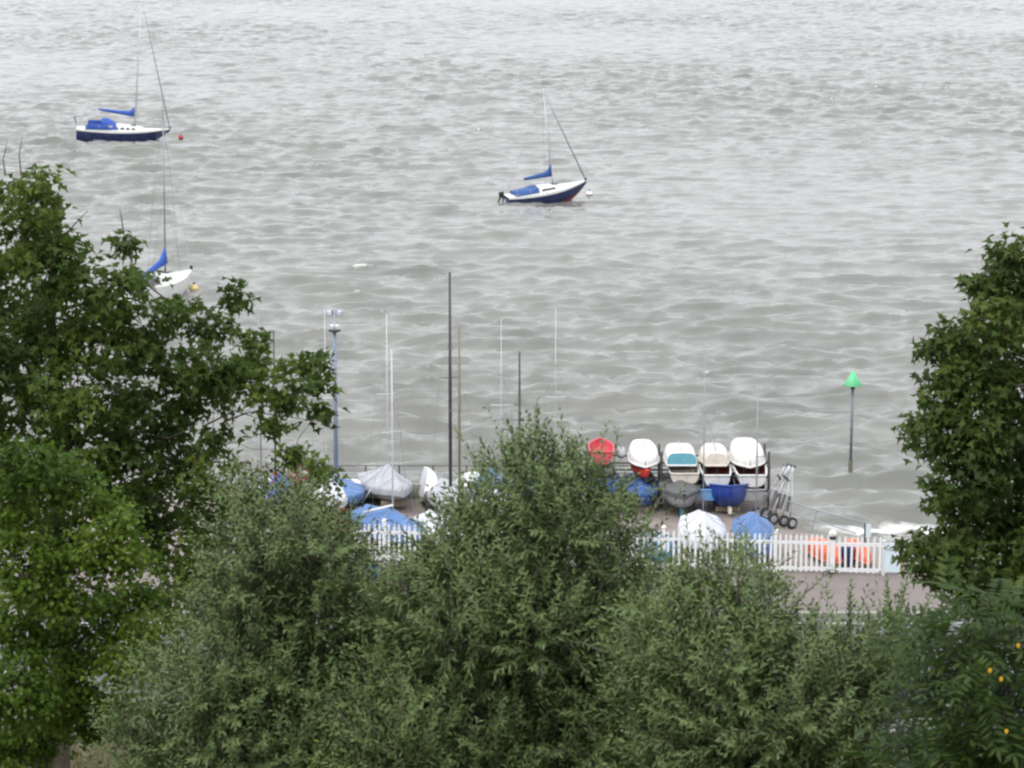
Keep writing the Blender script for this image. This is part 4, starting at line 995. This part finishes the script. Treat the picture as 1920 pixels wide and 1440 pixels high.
# --- big lobed-leaf tree on the left
clump_tree('broadleaf_tree', 'tall dark green tree on the left reaching over the water', 'tree', 36.0,
  [(70, 345, 50), (25, 350, 38), (95, 420, 48), (40, 440, 75), (100, 500, 70), (20, 540, 90), (150, 520, 55), (205, 540, 60), (235, 455, 26), (250, 520, 35), (190, 620, 75), (100, 620, 90), (20, 660, 90),
   (265, 610, 65), (330, 590, 26), (375, 610, 34), (345, 580, 26), (440, 560, 24), (420, 615, 36), (300, 690, 70), (220, 730, 75), (380, 690, 60), (420, 740, 60), (455, 680, 42), (475, 650, 26), (340, 770, 62), (500, 735, 52), (560, 690, 34), (590, 680, 26), (545, 745, 38), (600, 725, 24), (595, 775, 19), (130, 740, 90), (40, 780, 90),
   (250, 810, 80), (140, 850, 90), (330, 850, 65), (400, 810, 28), (515, 800, 15), (545, 850, 16), (605, 895, 26), (400, 880, 45), (60, 880, 90), (230, 900, 80), (310, 940, 80), (330, 1030, 80), (390, 960, 55), (350, 1120, 80), (380, 1050, 60), (300, 1200, 70)] + [(-60, 380, 60), (-90, 500, 90), (-180, 600, 90), (-70, 680, 110), (-260, 720, 90), (-170, 800, 110), (-60, 860, 110), (-300, 860, 80), (-230, 960, 90), (-100, 1000, 100)],
  M['leaf_oak'], 90, 380, g1, dens=92, per=19, leaf=.135, depth=1.1, r0=.20, tint=(.42, .18), spread=.105,
  twigs=[(40, 330, 36, 290, 42, 255), (232, 440, 228, 410, 224, 392), (125, 440, 140, 420, 165, 395), (10, 330, 6, 300, 14, 262), (420, 790, 470, 772, 600, 790), (380, 800, 440, 770, 500, 790)])
# --- brighter rounded tree in front of it
clump_tree('field_maple', 'bright green rounded tree at lower left', 'tree', 30.0,
  [(50, 880, 62), (120, 905, 62), (185, 945, 52), (225, 975, 36), (20, 960, 70), (110, 1000, 70), (190, 1030, 55), (240, 1060, 40), (30, 1060, 80), (130, 1100, 75), (215, 1140, 60), (265, 1180, 36), (270, 1110, 30), (255, 1020, 30), (50, 1170, 85), (150, 1210, 75), (235, 1240, 55), (30, 1290, 90), (120, 1310, 75), (200, 1320, 55), (20, 1400, 80), (95, 1370, 50), (165, 1360, 36), (235, 1330, 36), (275, 1265, 30)],
  M['leaf_bright'], 40, 900, g1, dens=340, per=20, leaf=.066, shape='oval', depth=.8, r0=.16, tint=(.62, .22), spread=.10, back=1.0)
# --- sycamore on the right
clump_tree('sycamore_tree', 'dark olive green sycamore at the right edge', 'tree', 36.0,
  [(1905, 475, 42), (1870, 520, 40), (1835, 530, 20), (1910, 560, 70), (1860, 600, 55), (1820, 640, 48), (1765, 625, 30), (1740, 655, 24), (1790, 660, 34), (1880, 660, 75), (1830, 710, 60), (1755, 705, 26), (1780, 720, 36), (1910, 740, 80), (1770, 775, 36), (1715, 800, 26), (1735, 830, 30), (1830, 800, 65), (1890, 830, 80), (1785, 850, 42), (1820, 890, 55), (1775, 915, 28), (1880, 920, 85), (1765, 945, 24), (1820, 970, 55), (1720, 1020, 32), (1760, 1025, 40), (1730, 1060, 30), (1810, 1050, 60), (1890, 1020, 85), (1780, 1080, 42), (1860, 1110, 70), (1920, 1120, 70)] + [(2010, 440, 60), (1990, 560, 90), (2080, 520, 80), (2150, 640, 90), (2060, 680, 100), (2230, 760, 80), (2130, 800, 100), (2010, 840, 110), (2250, 900, 80), (2150, 960, 100), (2020, 1000, 110), (2230, 1050, 70), (2120, 1110, 80), (1990, 1120, 90)],
  M['leaf_sycamore'], 2010, 520, g1, dens=150, per=17, leaf=.14, depth=1.0, r0=.22, tint=(.45, .18), spread=.10)
# --- red-tinted bush by the road, behind the left olive
clump_tree('russet_bush', 'green bush with russet tips beside the left end of the fence', 'bush', 57.0,
  [(470, 890, 34), (520, 875, 26), (560, 890, 30), (610, 900, 26), (450, 950, 50), (540, 950, 55), (610, 970, 45), (650, 1000, 36), (675, 1040, 28), (680, 1085, 26), (630, 1060, 50), (540, 1050, 70), (460, 1050, 70), (640, 1120, 36)],
  M['leaf_bush'], 540, 930, g1, dens=60, per=15, leaf=.11, shape='oval', depth=.8, r0=.10, tint=(.58, .24), spread=.17)
# --- grey-green narrow-leaved trees across the foreground
TP = 'grey green shoot trees along the bank'
shoot_tree('olive_tree', 'grey green narrow leaved tree left of centre, in front of russet bush', 'tree', 25.0,
  [(440, 945, 34), (510, 965, 40), (575, 975, 36), (450, 1010, 44), (510, 1040, 60), (590, 1030, 60), (650, 1050, 34), (440, 1100, 55), (520, 1120, 75), (610, 1110, 60), (660, 1180, 40), (400, 1200, 60), (480, 1210, 85), (590, 1210, 85), (310, 1285, 48), (410, 1310, 90), (530, 1310, 100), (660, 1290, 80), (255, 1330, 34), (330, 1380, 60), (450, 1410, 95), (600, 1410, 100), (690, 1230, 50), (690, 1085, 24), (668, 1115, 34), (270, 1405, 50), (215, 1370, 30), (715, 1190, 36), (620, 1000, 28), (690, 1340, 70)] + [(330, 1510, 110), (500, 1530, 130), (650, 1520, 110)],
  M['leaf_olive'], 480, 1000, g1, depth=.6, tint=(.30, .18), tips=[(560, 955, 585, 900), (640, 1030, 668, 985), (660, 1060, 690, 1030), (470, 940, 455, 895), (390, 1040, 360, 1005), (420, 910, 400, 872), (500, 920, 490, 880), (600, 950, 610, 905), (240, 1340, 205, 1310), (300, 1240, 275, 1205)], wind=(.10, 0, 0))
shoot_tree('olive_tree', 'tallest grey green narrow leaved tree in the centre foreground', 'tree', 24.0,
  [(985, 850, 26), (1060, 875, 30), (940, 900, 36), (1010, 915, 50), (1090, 920, 40), (885, 950, 36), (950, 980, 65), (1050, 985, 70), (1130, 970, 50), (1175, 985, 28), (860, 1010, 40), (870, 1075, 55), (960, 1080, 85), (1070, 1080, 85), (1170, 1070, 50), (790, 1110, 48), (870, 1160, 85), (990, 1180, 100), (1110, 1170, 85), (1200, 1120, 34), (760, 1200, 70), (860, 1260, 100), (990, 1290, 110), (1120, 1270, 100), (760, 1320, 90), (900, 1390, 120), (1050, 1400, 120), (1170, 1380, 90), (760, 1430, 90), (745, 1105, 28), (725, 1140, 36), (710, 1260, 50), (820, 1090, 36), (1215, 1190, 50), (1215, 1080, 26), (1200, 1260, 60)] + [(800, 1540, 130), (980, 1560, 140), (1150, 1530, 120)],
  M['leaf_olive'], 1010, 850, g1, depth=.6, tint=(.48, .17), tips=[(1002, 850, 1003, 745), (1020, 850, 1028, 785), (972, 860, 962, 795), (960, 900, 945, 850), (1060, 870, 1062, 822), (1085, 880, 1088, 825), (1040, 870, 1036, 815), (900, 930, 880, 885), (860, 990, 846, 950), (830, 1060, 812, 1010), (770, 1090, 745, 1050), (1150, 950, 1168, 905), (1170, 970, 1190, 930)])
shoot_tree('olive_tree', 'lower grey green narrow leaved tree right of centre, before the promenade', 'tree', 22.5,
  [(1345, 1070, 26), (1390, 1060, 26), (1375, 1100, 40), (1300, 1130, 40), (1420, 1140, 44), (1250, 1170, 50), (1340, 1170, 60), (1440, 1200, 48), (1520, 1228, 30), (1620, 1222, 30), (1590, 1236, 30), (1690, 1195, 26), (1725, 1190, 34), (1280, 1250, 75), (1390, 1260, 80), (1500, 1285, 58), (1600, 1285, 52), (1680, 1262, 48), (1240, 1330, 80), (1350, 1350, 95), (1480, 1350, 95), (1600, 1330, 85), (1690, 1310, 65), (1215, 1240, 50), (1290, 1430, 90), (1430, 1430, 95), (1570, 1430, 95)] + [(1300, 1550, 120), (1470, 1560, 130), (1620, 1540, 110)],
  M['leaf_olive'], 1420, 1120, g1, depth=.55, tint=(.47, .17), tips=[(1385, 1060, 1392, 995), (1345, 1070, 1340, 1020), (1330, 1060, 1318, 1030), (1600, 1190, 1607, 1088), (1490, 1200, 1482, 1110), (1520, 1200, 1525, 1115), (1670, 1160, 1662, 1085), (1685, 1160, 1700, 1068), (1640, 1210, 1632, 1140), (1570, 1220, 1560, 1165), (1450, 1130, 1475, 1085), (1260, 1150, 1252, 1105)])
shoot_tree('yellowing_shrub', 'yellow green shrub between the centre and right olive trees', 'shrub', 30.0,
  [(1280, 1100, 34), (1310, 1090, 26), (1250, 1130, 36), (1300, 1150, 45), (1420, 1110, 26), (1450, 1110, 20), (1470, 1220, 40), (1230, 1200, 40)],
  M['leaf_bright'], 1290, 1120, g1, dens=420, leaf=.06, wid=.022, depth=.3, r0=.05, tint=(.85, .12), tips=[(1440, 1110, 1475, 1080), (1290, 1090, 1300, 1060)])
# --- pinnate-leaved shrub in the lower right corner: every frond its own piece
def frond_mesh(seed):
    g = np.random.default_rng(seed); lv = Leaves('narrow'); n = 8
    for i in range(n):
        t = (i + 1) / n; x = .40 * t; z = -.16 * t * t
        for s in (-1, 1):
            k = 1; ln = .125 * (1 - .45 * abs(t - .45))
            lv.add(np.array([[x, 0, z]]), np.array([[.45, s * .9, -.25 + g.normal() * .1]]), np.array([[.15, 0, 1.0]]) + g.normal(size=(1, 3)) * .15, np.array([ln]), np.array([.034]), np.array([g.normal(.5, .13)]))
    lv.add(np.array([[.40, 0, -.16]]), np.array([[1, 0, -.7]]), np.array([[.5, 0, 1.0]]), np.array([.11]), np.array([.034]), np.array([.6]))
    return lv.mesh('frond', M['leaf_pinnate'])
FR = [frond_mesh(100 + i) for i in range(6)]
def frond_shrub(label, Y, lobes, base_px, g, n_per, group=None):
    wl = lobes_world(lobes, Y, .5, g); bx = W(base_px, 1300, Y); bz = ground_z(bx.x, Y); off = np.array([bx.x, Y, bz])
    root = empty('pinnate_shrub', (bx.x, Y, bz)); tag(root, label, 'shrub')
    wl = [(c - off, r) for c, r in wl]
    skeleton(root, (0, 0, -.2), (0, 0, max(c[2] for c, r in wl) * .8), wl, M['bark'], .05, g)
    for c, rw in wl:
        for i in range(n_per):
            d = g.normal(size=3); d /= np.linalg.norm(d); d[1] -= .3
            p_ = c + d * rw * .8 * np.array([1, 1, .9])
            o = bpy.data.objects.new('frond', FR[int(g.integers(0, 6))]); o.location = p_
            o.rotation_euler = (g.normal() * .35, -.25 + g.normal() * .35, math.atan2(d[1], d[0]) + g.normal() * .5)
            s = g.uniform(.75, 1.2); o.scale = (s, s, s); link(o, root)
    return root, off
fs, foff = frond_shrub('pinnate leaved green shrub in the lower right corner', 18.5,
  [(1790, 1180, 60), (1860, 1150, 60), (1915, 1180, 60), (1760, 1250, 60), (1840, 1250, 75), (1910, 1290, 75), (1770, 1340, 70), (1860, 1360, 80), (1730, 1420, 70), (1820, 1430, 80), (1910, 1420, 80)], 1850, g1, 27)
for (px, py) in ((1908, 1205), (1855, 1252), (1876, 1268), (1886, 1366)):
    c = np.array(W(px, py, 17.6)) - foff
    lv = Leaves('oval'); lv.add(c[None], np.array([[.2, 0, -1.0]]), np.array([[.1, -1.0, .3]]), np.array([.035]), np.array([.035]), np.array([.5]))
    link(bpy.data.objects.new('yellow_leaf', lv.mesh('yellow_leaf', M['leaf_yellow'])), fs)
clump_tree('glaucous_shrub', 'blue green shrub among the pinnate fronds at lower right', 'shrub', 19.5,
  [(1860, 1270, 45), (1900, 1290, 45), (1790, 1380, 45), (1760, 1200, 34), (1790, 1220, 40), (1880, 1400, 60), (1820, 1330, 55), (1920, 1370, 60), (1780, 1280, 50), (1850, 1190, 50), (1700, 1400, 60), (1910, 1220, 50), (1740, 1300, 50), (1920, 1320, 50), (1860, 1340, 50), (1790, 1430, 60), (1900, 1440, 60), (1830, 1240, 45), (1760, 1250, 40)], M['leaf_glauc'], 1830, 1300, g1, dens=500, per=12, leaf=.05, shape='oval', depth=.4, r0=.04, tint=(.4, .25), spread=.06)
# grasses on the verge at the bottom left, below the bright tree
gv = Leaves('narrow'); ngr = 9000
P = np.stack([g1.uniform(-14, -2, ngr), g1.uniform(52, 59.9, ngr), np.zeros(ngr)], 1); P[:, 2] = hill(P[:, 0], P[:, 1]) - .02
gv.add(P, g1.normal(size=(ngr, 3)) * .35 + np.array([0, 0, 1.0]), g1.normal(size=(ngr, 3)), g1.uniform(.12, .4, ngr), np.full(ngr, .03), g1.normal(.6, .2, ngr))
M['grass'] = leaf_mat('verge grass', [(0, (0.06, 0.07, 0.02)), (.6, (.13, .12, .05)), (1, (.28, .23, .12))])
tag(link(bpy.data.objects.new('verge_grass', gv.mesh('verge_grass', M['grass']))), 'rough dry grass on the verge at bottom left', 'grass', kind='stuff')
